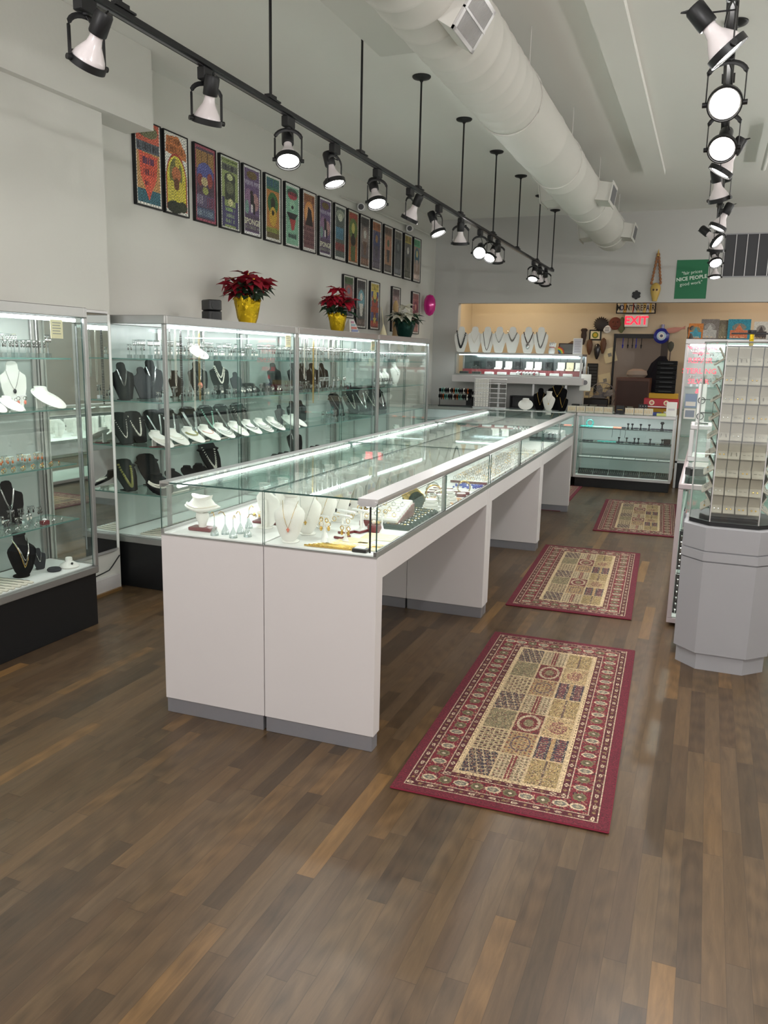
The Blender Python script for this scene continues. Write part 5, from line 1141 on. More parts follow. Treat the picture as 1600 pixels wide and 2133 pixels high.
# ---------------------------------------------------------------- rear counter, wall case above it, workroom
def counter_case(label, x0, x1, y0, y1, z, frame_m=ALUW, base=.11, shelves=(), front='y', back=True, kick=BLK, frz=.03):
    ox, oy = (x0+x1)/2, (y0+y1)/2; t = thing('glass_showcase_counter', label, 'display counter', (ox, oy, 0)); a, b, c, d = x0-ox, x1-ox, y0-oy, y1-oy; w = .026
    if .02 < base < .5: part('base', P().cbox((a+.02, c+.03, 0), (b-.02, d-.001, base), kick, .002), t)
    f = P()
    f.cbox((a, c, base), (b, c+w, base+.03), frame_m, .002).cbox((a, d-w, base), (b, d, base+.03), frame_m, .002).cbox((a, c+w, base), (a+w, d-w, base+.03), frame_m, .002).cbox((b-w, c+w, base), (b, d-w, base+.03), frame_m, .002)
    f.cbox((a, c, z-frz), (b, c+w, z), frame_m, .004).cbox((a, d-w, z-frz), (b, d, z), frame_m, .002).cbox((a, c+w, z-frz), (a+w, d-w, z), frame_m, .002).cbox((b-w, c+w, z-frz), (b, d-w, z), frame_m, .002)
    for px in (a, b-w):
        for py in (c, d-w): f.cbox((px, py, base+.03), (px+w, py+w, z-frz), frame_m, .002)
    part('frame', f, t)
    part('deck', P().box((a+w, c+w, base+.02), (b-w, d-w, base+.03), WHITE), t)
    part('top_glass', P().pane((a+w, c+w, z-.008), (b-w, d-w, z-.002), TOPGL, EDGE), t)
    part('front_glass', P().pane((a+w, c+.006, base+.03), (b-w, c+.011, z-frz), GLASS, EDGE), t)
    if back: part('back_panel', P().box((a+w, d-.012, base+.03), (b-w, d-.006, z-frz), mat('grey_white_panel', (178, 184, 184), .5)), t)
    for px in (a+.008, b-.013): part('side_glass', P().pane((px, c+w, base+.03), (px+.005, d-w, z-frz), GLASS, EDGE), t)
    for s in shelves: part('shelf', P().pane((a+.03, c+.06, s-.007), (b-.03, d-.03, s), SHELF, mat('dark_shelf_edge', (30, 34, 34), .3)), t)
    return t
# long rear counter in front of the rear wall
YR0, YR1 = 9.60, 10.06
ZR = .87
counter_case('low glass counter across the rear of the shop, shelves of turquoise and dark jewellery', -1.40, -.30, YR0, YR1, ZR, ALUW, .11, (.70, .53, .35), frz=.034)
counter_case('low glass counter at the rear left, behind the last wall showcase', -3.45, -1.406, YR0, YR1, ZR, ALU, .11, (.70, .45), frz=.034)
area('rear_counter_led', (-.85, 9.64, .82), (0, .4, -1), 1.0, .012, 2.4, (.95, 1, 1)); area('rear_counter_led', (-2.4, 9.64, .82), (0, .4, -1), 1.8, .012, 3, (.95, 1, 1))
rr = random.Random(11)
things_m = [(TURQ, 'turquoise'), (TURQ, 'turquoise'), (MINT, 'pale mint'), (CORAL, 'orange'), (DARKB, 'black'), (DARKB, 'black'), (BURG, 'dark red'), (GREYV, 'dark grey'), (DARKB, 'black')]
bz = [P().torus((0, 0, .012), .026, .009, m, 14, 6).mesh('bangle') for m in (TURQ, MINT, CORAL, DARKB, SILV)]
hm = [P().lathe([(.001, 0), (.016, 0), (.013, .012), (.006, .02), (.006, .045), (.016, .055), (.010, .066), (.001, .066)], m, 10).mesh('figurine') for m in (BLK, VELV, WHITE, TURQ)]
for i in range(22):
    x = -1.34+.047*i; k = 0 if i < 3 else (1 if i < 8 else (2 if i < 10 else 3))
    if i in (11, 12, 14, 16): solo('ring_stand', hm[1], f'small black ring stand on the top shelf of the rear counter, {nth(i+1)} place', 'display stand', (x, 9.74, .7005), 0, 'small stands in the rear counter')
    elif i == 19: solo('ring_stand', hm[1], 'tall black ring stand near the right end of the rear counter', 'display stand', (x, 9.74, .7005), 0, scale=1.5)
    else: solo('bangle', bz[k], f'{["turquoise", "mint", "orange", "dark"][k]} bracelet on the top shelf of the rear counter, {nth(i+1)} place from the left', 'bracelet', (x, 9.72, .7005), 0, f'{["turquoise", "mint", "orange", "dark"][k]} bracelets in the rear counter', scale=.9)
solo('cuff', P().torus((0, 0, .045), .038, .011, TURQ, 20, 6, axis='y'), 'large upright turquoise cuff at the left end of the rear counter', 'bracelet', (-1.27, 9.80, .7005), .3)
for i in range(24):
    x = -1.36+.044*i
    solo('bangle', bz[0 if 5 <= i <= 9 else (3 if i % 4 else 4)], f'bracelet on the middle shelf of the rear counter, {nth(i+1)} from the left', 'bracelet', (x, 9.72+.02*(i % 2), .5305), 0, 'bracelets on the middle shelf of the rear counter', scale=.8)
    if i in (10, 12, 14, 15, 18, 21): solo('ring_stand', hm[0], f'small black stand on the middle shelf of the rear counter, above the {nth(i+1)} bracelet', 'display stand', (x, 9.80, .5305), 0, 'small black stands on the middle shelf')
cd_ = [P().tube([(0, 0, 0), (.004, 0, -.04), (0, .004, -.10+.02*k)], .002, BLKM, 5).mesh('cord_end') for k in range(2)]
for i, x in enumerate((-.99, -.90, -.845)): solo('dangling_lace', cd_[i % 2], f'black cord hanging from the top shelf of the rear counter, {nth(i+1)} from the left', 'cord', (x, 9.655, .700), 0, 'black cords hanging in the rear counter')
sd = P().cbox((-.06, -.03, 0), (.06, .03, .008), WHITE, .002)
for i in range(8): sd.cyl((-.05+.013*i, -.02, .010), (-.05+.013*i, .02, .010), .003, SILV, 5)
sd = sd.mesh('pin_tray')
for i in range(8): solo('pin_tray', sd, f'flat tray of silver pieces on the lowest rear counter shelf, {nth(i+1)} from the left', 'tray', (-1.30+.13*i, 9.74, .3505), 0, 'silver trays on the lowest shelf of the rear counter')
bt = P().prism([(-.085, -.05), (.085, -.05), (.085, .05), (-.085, .05)], 0, .006, BLK, T(0, 0, .034, 0, .6))
for i in range(7): bt.cyl((-.066+.022*i, -.030, .024), (-.060+.022*i, .032, .064), .0035, SILV, 5)
bt = bt.mesh('black_pin_tray')
for i in range(6): solo('charm_tray', bt, f'black tray of silver clips at the bottom of the rear counter, {ORD[i]} from the left', 'tray', (-1.27+.176*i, 9.72, .1405+.0), 0, 'black trays at the bottom of the rear counter')
solo('dark_box', P().cbox((-.04, -.03, 0), (.04, .03, .07), BLK, .003), 'black box at the right end of the middle shelf of the rear counter', 'box', (-.38, 9.78, .5305))
sc_me = P().cbox((-.03, -.03, 0), (.03, .03, .04), GREYV, .012).mesh('watch_pillow')
for i in range(9): solo('watch', bz[3 if i % 2 else 2], f'bracelet on the shelf of the rear left counter, {nth(i+1)} from the left', 'bracelet', (-2.75+.07*i, 9.72, .7005), 0, 'bracelets in the rear left counter')
# wall-hung case above
t = thing('wall_hung_showcase', 'wall hung glass case of ring boxes on a white shelf at the rear', 'display cabinet', (-2.235, 10.17, 0))
wx = .80
part('shelf_board', P().cbox((-wx-.02, -.215, 1.175), (wx+.02, .228, 1.262), LAM, .003), t, 'thick white shelf board')
f = P(); w = .022
for (a, b) in (((-wx, -.195, 1.2635), (wx, -.195+w, 1.28)), ((-wx, -.195, 1.525), (wx, -.195+w, 1.548)), ((-wx, .18, 1.525), (wx, .18+w, 1.548)), ((-wx, -.195, 1.28), (-wx+w, -.195+w, 1.525)), ((wx-w, -.195, 1.28), (wx, -.195+w, 1.525)), ((-wx, .18, 1.28), (-wx+w, .202, 1.525)), ((wx-w, .18, 1.28), (wx, .202, 1.525)), ((-wx, -.173, 1.525), (-wx+w, .18, 1.548)), ((wx-w, -.173, 1.525), (wx, .18, 1.548))): f.cbox(a, b, ALU, .002)
part('frame', f, t)
part('top_glass', P().pane((-wx+w, -.173, 1.540), (wx-w, .18, 1.546), TOPGL, EDGE), t)
part('front_glass', P().pane((-wx+w, -.190, 1.28), (wx-w, -.185, 1.525), GLASS, EDGE), t)
part('back_panel', P().box((-wx+w, .185, 1.264), (wx-w, .195, 1.525), mat('dark_mirror', (96, 104, 106), .12, .6)), t)
part('riser', P().cbox((-wx+.04, .04, 1.2635), (wx-.04, .17, 1.34), BURG, .003), t, 'dark red riser')
part('led_tube', P().cyl((-wx+.05, -.165, 1.518), (wx-.05, -.165, 1.518), .005, LEDB, 8), t)
for sx in (-.22, .22, .62): part('leg', P().cbox((sx-.014, -.15, ZR+.001), (sx+.014, -.12, 1.1745), ALUW, .002), t, 'pale metal support leg')
area('case_led', (-2.235, 10.01, 1.505), (0, .5, -1), 1.4, .012, 3, (.92, 1, 1))
rbm = {}
for nm, m1, m2 in (('white', LEA, LEA), ('black', BLK, VELV), ('cream', IVORY, IVORY)):
    p = P().cbox((-.045, -.035, 0), (.045, .035, .024), m1, .003).cbox((-.045, .028, .024), (.045, .036, .105), m1, .003).box((-.036, .0275, .034), (.036, .0279, .095), m2).torus((0, -.004, .036), .009, .0015, SILV, 12, 4, axis='y')
    rbm[nm] = p.mesh('ring_box')
for i, (x, nm) in enumerate(((-.60, 'black'), (-.42, 'black'), (-.30, 'white'), (-.17, 'white'), (-.05, 'black'), (.10, 'white'), (.21, 'white'), (.34, 'black'), (.50, 'white'), (.61, 'cream'), (.72, 'white'))):
    solo('ring_box', rbm[nm], f'open {nm} ring box on the riser of the wall hung case, {ORD[i]} from the left', 'jewellery box', (-2.235+x, 10.27, 1.341), 0, 'ring boxes on the riser')
pm_ = [P().cbox((-.055, -.03, 0), (.055, .03, .045), m, .004).mesh('ring_pad') for m in (BLK, WHITE)]
for i in range(9): solo('ring_pad', pm_[0 if i < 2 else 1], f'low {"black" if i < 2 else "white"} block in the front row of the wall hung case, {ORD[i]} from the left', 'display block', (-2.93+.165*i, 10.07, 1.264), 0, 'front row blocks in the wall hung case')
wm = P().torus((0, 0, .03), .024, .007, SILV, 14, 5, axis='y').mesh('watch')
for i in range(7): solo('watch', wm, f'silver bracelet in the middle of the wall hung case, {nth(i+1)} from the left', 'watch', (-2.235+.02+.04*i, 10.03, 1.264), .3, 'watches in the wall hung case')
wbn = ['black and white chunky', 'cream twisted', 'long brown cord', 'silver link', 'braided silver', 'brown cord', 'grey cord']
for i, x in enumerate((-3.01, -2.83, -2.665, -2.51, -2.34, -2.14, -1.98)):
    BWb((x, 10.14, 1.549), .12, f'white neck form on the wall hung case, {ORD[i]} from the left', 'white neck forms standing on the wall hung case', 1.18)
    m, bd, rows, drop = [(DARKB, .0075, 2, .62), (PEARL, .004, 1, .45), (BROWN, None, 1, .74), (SILV, .004, 1, .42), (SILV, .005, 2, .34), (BROWN, None, 2, .42), (mat('grey_cord', (110, 108, 104), .6), None, 2, .58)][i]
    neck(chain_on_board(P(), .15, .27, .12, m, drop, rows, .0026, bd, (SILV, .022) if i == 5 else None, .32), f'{wbn[i]} necklace on the {ORD[i]} white neck form', (x, 10.14, 1.549), .12, None, 1.18)
# small things beside the neck forms
solo('cat_figurine', P().lathe([(.001, 0), (.035, 0), (.042, .02), (.036, .06), (.026, .075), (.036, .10), (.034, .12), (.018, .135), (.001, .136)], WHITE, 16).cyl((-.02, 0, .125), (-.028, 0, .148), .010, WHITE, 6, .002).cyl((.02, 0, .125), (.028, 0, .148), .010, WHITE, 6, .002).cyl((.035, 0, .08), (.045, -.01, .13), .010, WHITE, 8).torus((0, 0, .078), .030, .004, RED, 16, 5).ball((-.012, -.034, .112), .004, BLK, 5, 3).ball((.012, -.034, .112), .004, BLK, 5, 3), 'small white beckoning cat with red collar on the wall hung case', 'figurine', (-1.83, 10.10, 1.549))
rb = P()
for i, c in enumerate(((200, 60, 50), (230, 150, 50), (220, 210, 70), (80, 160, 80), (60, 100, 180))): rb.tube([((.075-.011*i)*math.cos(a), 0, (.075-.011*i)*math.sin(a)) for a in [PI/2*j/10 for j in range(11)]], .0055, mat('rainbow_%d' % i, c, .5), 6)
solo('rainbow_ornament', rb, 'small rainbow ornament next to the white cat', 'figurine', (-1.755, 10.10, 1.555))
solo('framed_picture', P().cbox((-.10, -.008, 0), (.10, .008, .13), mat('dark_frame_wood', (52, 34, 30), .5), .002).box((-.085, -.0095, .012), (.085, -.0085, .118), mat('slate', (110, 108, 104), .5)), 'dark framed picture behind the rainbow ornament', 'picture', (-1.66, 10.18, 1.549))
solo('horn', P().tube([(0, 0, .0), (.01, 0, .06), (.04, 0, .11), (.09, 0, .14), (.15, 0, .13), (.19, 0, .09)], .022, mat('tan_horn', (150, 112, 76), .45, vary=.15), 10), 'curved tan horn over the pictures on the wall hung case', 'horn', (-1.70, 10.25, 1.549))
sg = P().cbox((-.055, -.003, 0), (.055, .003, .19), PAPER, .001).box((-.048, -.0042, .008), (.048, -.0032, .182), mat('pale_print', (206, 200, 206), .7))
for i in range(7): sg.box((-.036, -.005, .03+.02*i), (.036-.006*(i % 3), -.0043, .034+.02*i), mat('grey_print', (130, 128, 132), .7))
solo('framed_notice', sg, 'white framed notice standing at the right end of the wall hung case', 'sign', (-1.515, 10.08, 1.549))
# on the rear counter top
CT = ZR+.0005
def kb(x, y, mk, sc, lb, m, drop, pend=None, rz=.1, w=.15, h=.23, tilt=.25, rows=1):
    mk((x, y, CT), rz, lb, None, sc); neck(chain_on_board(P(), w, h, tilt, m, drop, rows, .002, None, pend, .26), 'gold toned necklace on the '+lb.split(' on ')[0], (x, y, CT), rz, None, sc)
kb(-1.88, 9.80, BB, 1.15, 'slim black necklace board on the rear counter', GOLD, .55, (GOLD, .006))
kb(-1.70, 9.92, BB, 1.55, 'largest black necklace board on the rear counter', GOLD, .32, (GOLD, .006))
kb(-1.60, 9.74, BB, .88, 'smallest black necklace board on the rear counter', GOLD, .55, (GOLD, .006))
BW((-1.76, 9.72, CT), .1, 'white bust standing among black boards on the rear counter', None, 1.05); neck(chain_on_bust(P(), 1.05, SILV, .10, .001, GOLD, .008), 'fine necklace on the white bust among the black boards', (-1.76, 9.72, CT), .1)
CW((-2.05, 9.78, CT), .2, 'white collar display on the rear counter left of the black boards', None, 1.15)
bx = P(); 
for a, b in (((-.16, -.05, 0), (.16, .05, .012)), ((-.16, -.05, .148), (.16, .05, .16)), ((-.16, -.05, .012), (-.148, .05, .148)), ((.148, -.05, .012), (.16, .05, .148)), ((-.148, .04, .012), (.148, .05, .148))): bx.cbox(a, b, BLK, .002)
solo('shadow_box', bx, 'open black display box on the rear counter behind the white collar', 'display box', (-2.12, 9.95, CT))
for i in range(7): solo('spool', P().cbox((-.045, -.03, 0), (.045, .03, .085), [BLK, LEA, CRM, DARKB][i % 4] if i in (0, 3) else ACRYL, .004) , f'small display box in the back row on the rear counter, {ORD[i]} from the left', 'display box', (-1.47+.105*i, 9.93, CT), 0, 'back row boxes on the rear counter')
ec = P().cbox((-.05, -.012, 0), (.05, .012, .075), CRM, .002)
for i in range(5): ec.box((-.04+.018*i, -.0135, .02), (-.036+.018*i, -.0125, .06), GOLD)
ec = ec.mesh('earring_card')
for i in range(9):
    if i == 5: solo('dark_box', P().cbox((-.045, -.02, 0), (.045, .02, .10), BLK, .002).box((-.03, -.0212, .05), (.03, -.0202, .053), GOLD), 'black box between the cream earring cards on the rear counter', 'box', (-1.47+.105*i+.02, 9.70, CT))
    else: solo('earring_card', ec, f'cream card of earrings in the front row on the rear counter, {nth(i+1)} from the left', 'earring card', (-1.48+.105*i if i < 5 else -1.45+.105*i, 9.72, CT), 0, 'cream earring cards on the rear counter')
bc = P().cbox((-.05, -.02, 0), (.05, .02, .12), BLK, .002)
for i in range(3):
    for j in range(4): bc.ball((-.03+.03*i, -.021, .02+.026*j), .007, SILV, 6, 3)
solo('button_card', bc, 'black card of silver buttons at the end of the cream earring cards', 'earring card', (-.68, 9.82, CT))
solo('sticky_notes', P().cbox((-.055, -.03, 0), (.055, .03, .03), mat('yellow_green_paper', (206, 214, 130), .7), .002), 'yellow green pad near the right end of the rear counter', 'notepad', (-.46, 9.68, CT))
# bracelet racks at the rear left
def rack(label, loc, mats_, rows, n, w, h):
    t = thing('bracelet_rack', label, 'bracelet rack', loc, .15)
    part('base', P().cbox((-w/2, -.06, 0), (w/2, .06, .012), BLKM, .002).cyl((-w/2+.01, 0, .012), (-w/2+.01, 0, h), .005, BLKM, 8).cyl((w/2-.01, 0, .012), (w/2-.01, 0, h), .005, BLKM, 8), t)
    for k in range(rows): part('bar', P().cyl((-w/2, -.02*k, h-.075*k), (w/2, -.02*k, h-.075*k), .022, VELV, 12), t)
    return t
rack('two tier bracelet rack on the rear left counter', (-2.96, 9.82, CT), None, 2, 8, .42, .20)
bm_ = [P().torus((0, 0, 0), .034, .005, m, 16, 5, axis='x').mesh('bracelet') for m in (TURQ, BROWN, DARKB, MINT, AMBER, PEARL, DARKB)]
for k in range(2):
    for i in range(14): solo('bracelet', bm_[(i*3+k) % 7], f'{["turquoise", "brown", "black", "mint", "amber", "pearl", "dark"][(i*3+k) % 7]} bracelet on the {["upper", "lower"][k]} bar of the two tier rack, {nth(i+1)} from the left', 'bracelet', (-3.13+.026*i, 9.795-.02*k+.004, CT+.195-.078*k), .15, 'mixed bracelets on the rear rack')
solo('black_case', P().cbox((-.13, -.006, 0), (.13, .006, .19), BLK, .003).box((-.06, -.0075, .12), (.06, -.0065, .145), PAPER), 'open black case lid with a white label at the rear left', 'box', (-2.73, 9.97, CT))
er = thing('earring_rack', 'white wire earring rack on the rear left counter', 'earring rack', (-2.52, 9.85, CT), .1)
part('frame', P().cbox((-.21, -.04, 0), (.21, .04, .008), ALUW, .001).cyl((-.2, 0, .008), (-.2, 0, .36), .004, ALUW, 8).cyl((0, 0, .008), (0, 0, .36), .004, ALUW, 8).cyl((.2, 0, .008), (.2, 0, .36), .004, ALUW, 8), er)
for k in range(6): part('bar', P().cbox((-.20, -.008, .06+.058*k), (.20, .004, .068+.058*k), ALUW, .001), er)
wc = P().cbox((-.016, -.004, -.05), (.016, -.001, 0), PAPER, .0005).ball((0, -.006, -.02), .005, SILV, 5, 3); wc = wc.mesh('earring_card')
for k in range(6):
    for i in range(5): solo('earring_card', wc, f'small white earring card on the wire rack, {nth(k+1)} bar up, {nth(i+1)} from the left', 'earring card', (-2.69+.036*i, 9.824, CT+.062+.058*k), .1, 'cards on the wire earring rack')

# ---------------------------------------------------------------- signs, ornaments on the rear wall and the workroom wall
YW = YB-.0005
sg = thing('green_sign', 'green poster with white lettering NICE PEOPLE on the rear wall', 'poster', (-.295, YW, 2.22))
part('sheet', P().box((-.176, -.004, 0), (.176, 0, .443), GREENP), sg, smooth=False)
wt = mat('white_ink', (222, 232, 222), .7)
for tx, sz, zz, bo in (('"fair prices', .052, .300, 0), ('NICE PEOPLE', .058, .235, .0012), ('good work"', .052, .175, 0)):
    part('lettering', P().text(tx, sz, wt, T(0, -.0045, zz, 0, PI/2) @ Matrix.Rotation(.12, 4, 'Z'), .0003, bold=bo), sg, 'white lettering')
v = thing('wall_vent', 'large dark slatted vent high on the rear wall', 'vent', (.48, YW, 2.47))
part('backing', P().box((-.44, -.004, 0), (.44, -.001, .46), mat('dark_vent', (70, 70, 74), .7)), v, smooth=False)
vf = P(); vf.box((-.45, -.012, -.012), (.45, -.0005, 0), LAMG).box((-.45, -.012, .46), (.45, -.0005, .472), LAMG)
for i in range(8): vf.box((-.45+.118*i, -.012, 0), (-.442+.118*i, -.0045, .46), ALUW)
part('grille', vf, v, 'pale vertical bars')
fl = P()
for i in range(6): fl.cyl((.034*math.cos(PI/3*i+.5), -.01, .034*math.sin(PI/3*i+.5)), (.034*math.cos(PI/3*i+.5), 0, .034*math.sin(PI/3*i+.5)), .020, BLKM, 12)
fl.cyl((0, -.012, 0), (0, 0, 0), .028, BLKM, 12)
solo('wall_ornament', fl, 'small black flower shaped ornament on the rear wall', 'ornament', (-.905, YW, 2.268))
sk = thing('hanging_ornament', 'yellow face ornament hanging from a brown braided loop on the rear wall', 'ornament', (-.688, YW-.03, 2.19))
part('face', P().loft([[(r*math.cos(2*PI*j/14), .7*r*math.sin(2*PI*j/14), z) for j in range(14)] for z, r in ((0, .025), (.04, .036), (.09, .050), (.14, .060), (.18, .054), (.205, .03), (.215, .01))], SKULLG).ball((-.02, -.042, .13), .012, BROWN, 8, 4).ball((.02, -.042, .13), .012, BROWN, 8, 4), sk)
br_ = P()
for sx in (-1, 1):
    for i in range(9):
        f_ = i/8; br_.ball((sx*(.045*(1-f_)+.006), 0, .215+.32*f_), .016, mat('brown_braid', (150, 100, 62), .6), 6, 4, 1.5)
br_.cyl((0, 0, .52), (0, 0, .60), .018, SKULLG, 8, .002)
part('braided_loop', br_, sk)
YM = 11.95
pl = thing('licence_plate_sign', 'framed sign of cut licence plates reading MOUNT\'N REPAIR above the exit sign', 'sign', (-1.03, 11.94, 2.135))
part('frame', P().cbox((-.265, -.012, 0), (.265, .012, .15), BLKM, .003), pl)
q = P(); pc_ = [(222, 214, 190), (200, 208, 214), (214, 170, 90), (216, 216, 206), (226, 220, 190), (190, 60, 50), (210, 214, 216), (222, 206, 150), (206, 214, 200), (230, 200, 120), (210, 214, 220), (226, 190, 80)]
lt = "MOUNT'NREPAIR"; ws = [1, 1, 1, 1, 1, .35, 1, 1, 1, 1, 1, .7, 1]; tot = sum(ws); x = -.25; sc_ = .5/tot
for i, (ch, w) in enumerate(zip(lt, ws)):
    ww = w*sc_; q.box((x+.001, -.0135, .014), (x+ww-.001, -.0121, .136), mat('plate_%d' % (i % 12), pc_[i % 12], .4))
    q.text(ch, .062, [BLK, mat('navy_ink', (40, 44, 96), .5), mat('brown_ink', (90, 50, 30), .5)][i % 3], T(x+ww/2, -.0137, .076, 0, PI/2) @ Matrix.Diagonal((1, 1.75, 1, 1)), .0006, bold=.0012); x += ww
part('plates', q, pl)
ex = thing('exit_sign', 'lit EXIT sign with red letters on a pale housing in the workroom', 'exit sign', (-1.01, 11.93, 1.952))
part('housing', P().cbox((-.155, -.03, 0), (.155, .03, .17), WHITE, .004), ex)
part('letters', P().text('EXIT', .155, EXITR, T(0, -.0312, .083, 0, PI/2), .0008, bold=.004), ex, 'glowing red letters')
area('exit_sign_glow', (-1.01, 11.88, 2.03), (0, -1, -.1), .26, .12, .35, (1, .12, .16))
def disc(label, name, x, z, r, m, extra=None, cat='ornament', y=11.96):
    p = P().lathe([(.001, 0), (r, 0), (r, .012), (r*.8, .022), (.001, .024)], m, 24, M=T(0, 0, 0, 0, PI/2))
    if extra: extra(p)
    return solo(name, p, label, cat, (x, y, z))
def spikes(p):
    for i in range(20):
        a = 2*PI*i/20; p.cyl((.085*math.cos(a), -.006, .085*math.sin(a)), (.108*math.cos(a), -.006, .108*math.sin(a)), .012, BLKM, 5, .002)
disc('dark sun shaped disc with pointed rim on the workroom wall', 'sun_ornament', -1.49, 1.99, .088, mat('dark_iron', (44, 38, 38), .6), spikes)
disc('round terracotta face plaque on the workroom wall', 'face_plaque', -1.295, 2.0, .088, TERRA, lambda p: p.ball((-.03, -.02, .02), .012, BROWN, 6, 4).ball((.03, -.02, .02), .012, BROWN, 6, 4).cyl((0, -.02, .02), (0, -.034, -.012), .008, TERRA, 6).cyl((-.03, -.022, -.038), (.03, -.022, -.038), .006, BROWN, 6))
def eye(p): p.cyl((0, -.024, 0), (0, -.027, 0), .062, mat('pale_blue', (170, 200, 226), .3), 20).cyl((0, -.0271, 0), (0, -.030, 0), .040, WHITE, 20).cyl((0, -.0301, 0), (0, -.033, 0), .020, mat('deep_blue', (24, 30, 90), .3), 16)
disc('blue glass eye charm hanging at the workroom door frame', 'eye_charm', -.66, 1.835, .105, mat('cobalt_glass', (34, 46, 150), .12, coat=.6), eye, y=11.93)
disc('small round white badge left of the workroom doorway', 'badge', -1.40, 1.92, .055, WHITE, lambda p: [p.box((-.03, -.026, .02-.016*i), (.03, -.0245, .025-.016*i), BLKM) for i in range(4)], 'sign')
solo('framed_picture', P().cbox((-.085, -.01, -.075), (.085, 0, .075), BLKM, .003).box((-.065, -.0115, -.055), (.065, -.0102, .055), IVORY).cyl((0, -.0116, -.002), (0, -.013, -.002), .045, mat('moss', (110, 130, 40), .6), 18).cyl((0, -.0131, .0), (0, -.0140, .0), .028, mat('mustard', (210, 180, 50), .6), 14), 'small black framed picture of a green and yellow circle', 'picture', (-1.565, 11.999, 1.84))
solo('mask', P().loft([[(r*math.cos(2*PI*j/10), .5*r*math.sin(2*PI*j/10), z) for j in range(10)] for z, r in ((0, .01), (.05, .026), (.13, .04), (.18, .034), (.21, .05), (.23, .03))], mat('dark_carved_wood', (50, 36, 32), .6)), 'dark carved animal mask at the left of the workroom wall', 'mask', (-1.72, 11.96, 1.70))
for i, (x, z) in enumerate(((-1.63, 1.56), (-1.52, 1.50), (-1.44, 1.58))): solo('mask', P().loft([[(r*math.cos(2*PI*j/10), .5*r*math.sin(2*PI*j/10), zz) for j in range(10)] for zz, r in ((0, .012), (.06, .034), (.14, .044), (.20, .03), (.22, .01))], [WOODB, DARKB, WOODB][i]), f'carved wooden mask, {["left one", "dark one between two brown ones", "right one"][i]} below the green and yellow picture', 'mask', (x, 11.965, z))
for i, (x, z, a) in enumerate(((-1.34, 1.56, -.3), (-1.38, 1.20, -.25), (-1.36, .98, .3), (-1.62, 1.0, 0))):
    c = P().cbox((-.085, -.002, -.10), (.085, .002, .10), IVORY, .0005).box((-.025, -.0032, -.02), (.025, -.0022, .03), mat('faint_print', (150, 150, 146), .8)); me = c.mesh('pinned_note'); me.transform(Matrix.Rotation(a, 4, 'Y'))
    solo('pinned_note', me, f'cream note pinned on the workroom wall, {["top", "second", "third", "lowest left"][i]} one', 'note', (x, 11.985-.004*i, z), 0, 'cream notes on the workroom wall')
solo('gift_bag', P().cbox((-.065, -.02, 0), (.065, .02, .20), PAPER, .003).tube([(-.03, -.021, .20), (-.025, -.021, .29), (.025, -.021, .29), (.03, -.021, .20)], .003, PAPER, 5).cyl((0, -.0205, .10), (0, -.0225, .10), .03, mat('grey_print', (130, 128, 132), .7), 12), 'small white bag with a grey oval hanging at the end of the wall hung case', 'bag', (-1.40, 10.12, 1.11))
ch = P().cbox((-.075, -.006, 0), (.075, 0, .42), BLKM, .002)
for i in range(9): ch.box((-.065, -.0075, .02+.044*i), (.065, -.0062, .05+.044*i), mat('dark_slate', (62, 64, 66), .5))
solo('wall_chart', ch, 'tall dark gridded chart on the workroom wall', 'chart', (-1.57, 11.995, 1.02))
solo('pink_fish', P().loft([[(x, .012*math.cos(a)*w*20, .03+z0+w*math.sin(a)) for a in [2*PI*j/10 for j in range(10)]] for x, w, z0 in ((-.12, .012, -.01), (-.08, .035, -.01), (0, .040, 0), (.06, .028, .01), (.10, .010, .025), (.14, .026, .035))], mat('pale_pink', (196, 140, 130), .5)), 'pink fish shaped ornament at the right corner of the workroom door frame', 'ornament', (-.50, 11.92, 1.885))
solo('candle_glass', P().lathe([(.001, 0), (.022, 0), (.022, .13), (.001, .13)], mat('lilac_glass', (150, 150, 190), .2), 12), 'lilac glass on top of the workroom door frame', 'ornament', (-.655, 11.97, 1.862))
solo('leafy_ornament', P().loft([[(r*math.cos(2*PI*j/8), .5*r*math.sin(2*PI*j/8), z) for j in range(8)] for z, r in ((0, .012), (.06, .05), (.12, .03), (.16, .045), (.22, .012))], mat('dry_green', (96, 104, 70), .7)), 'dried green ornament left of the exit sign', 'ornament', (-1.205, 11.96, 1.87))
for i, x in enumerate((-1.17, -1.10, -1.04, -.99, -.92)): solo('hand_tool', P().cyl((0, 0, 0), (0, 0, -.09), .006, [BLUE, DARKB, BLKM][i % 3], 6).cyl((0, 0, -.09), (0, 0, -.14), .013, [BLUE, BLKM, DARKB][i % 3], 8, .006), f'small tool hanging under the door bar, {ORD[i]} from the left', 'tool', (x, 11.94, 1.80), 0, 'tools hanging under the door bar')
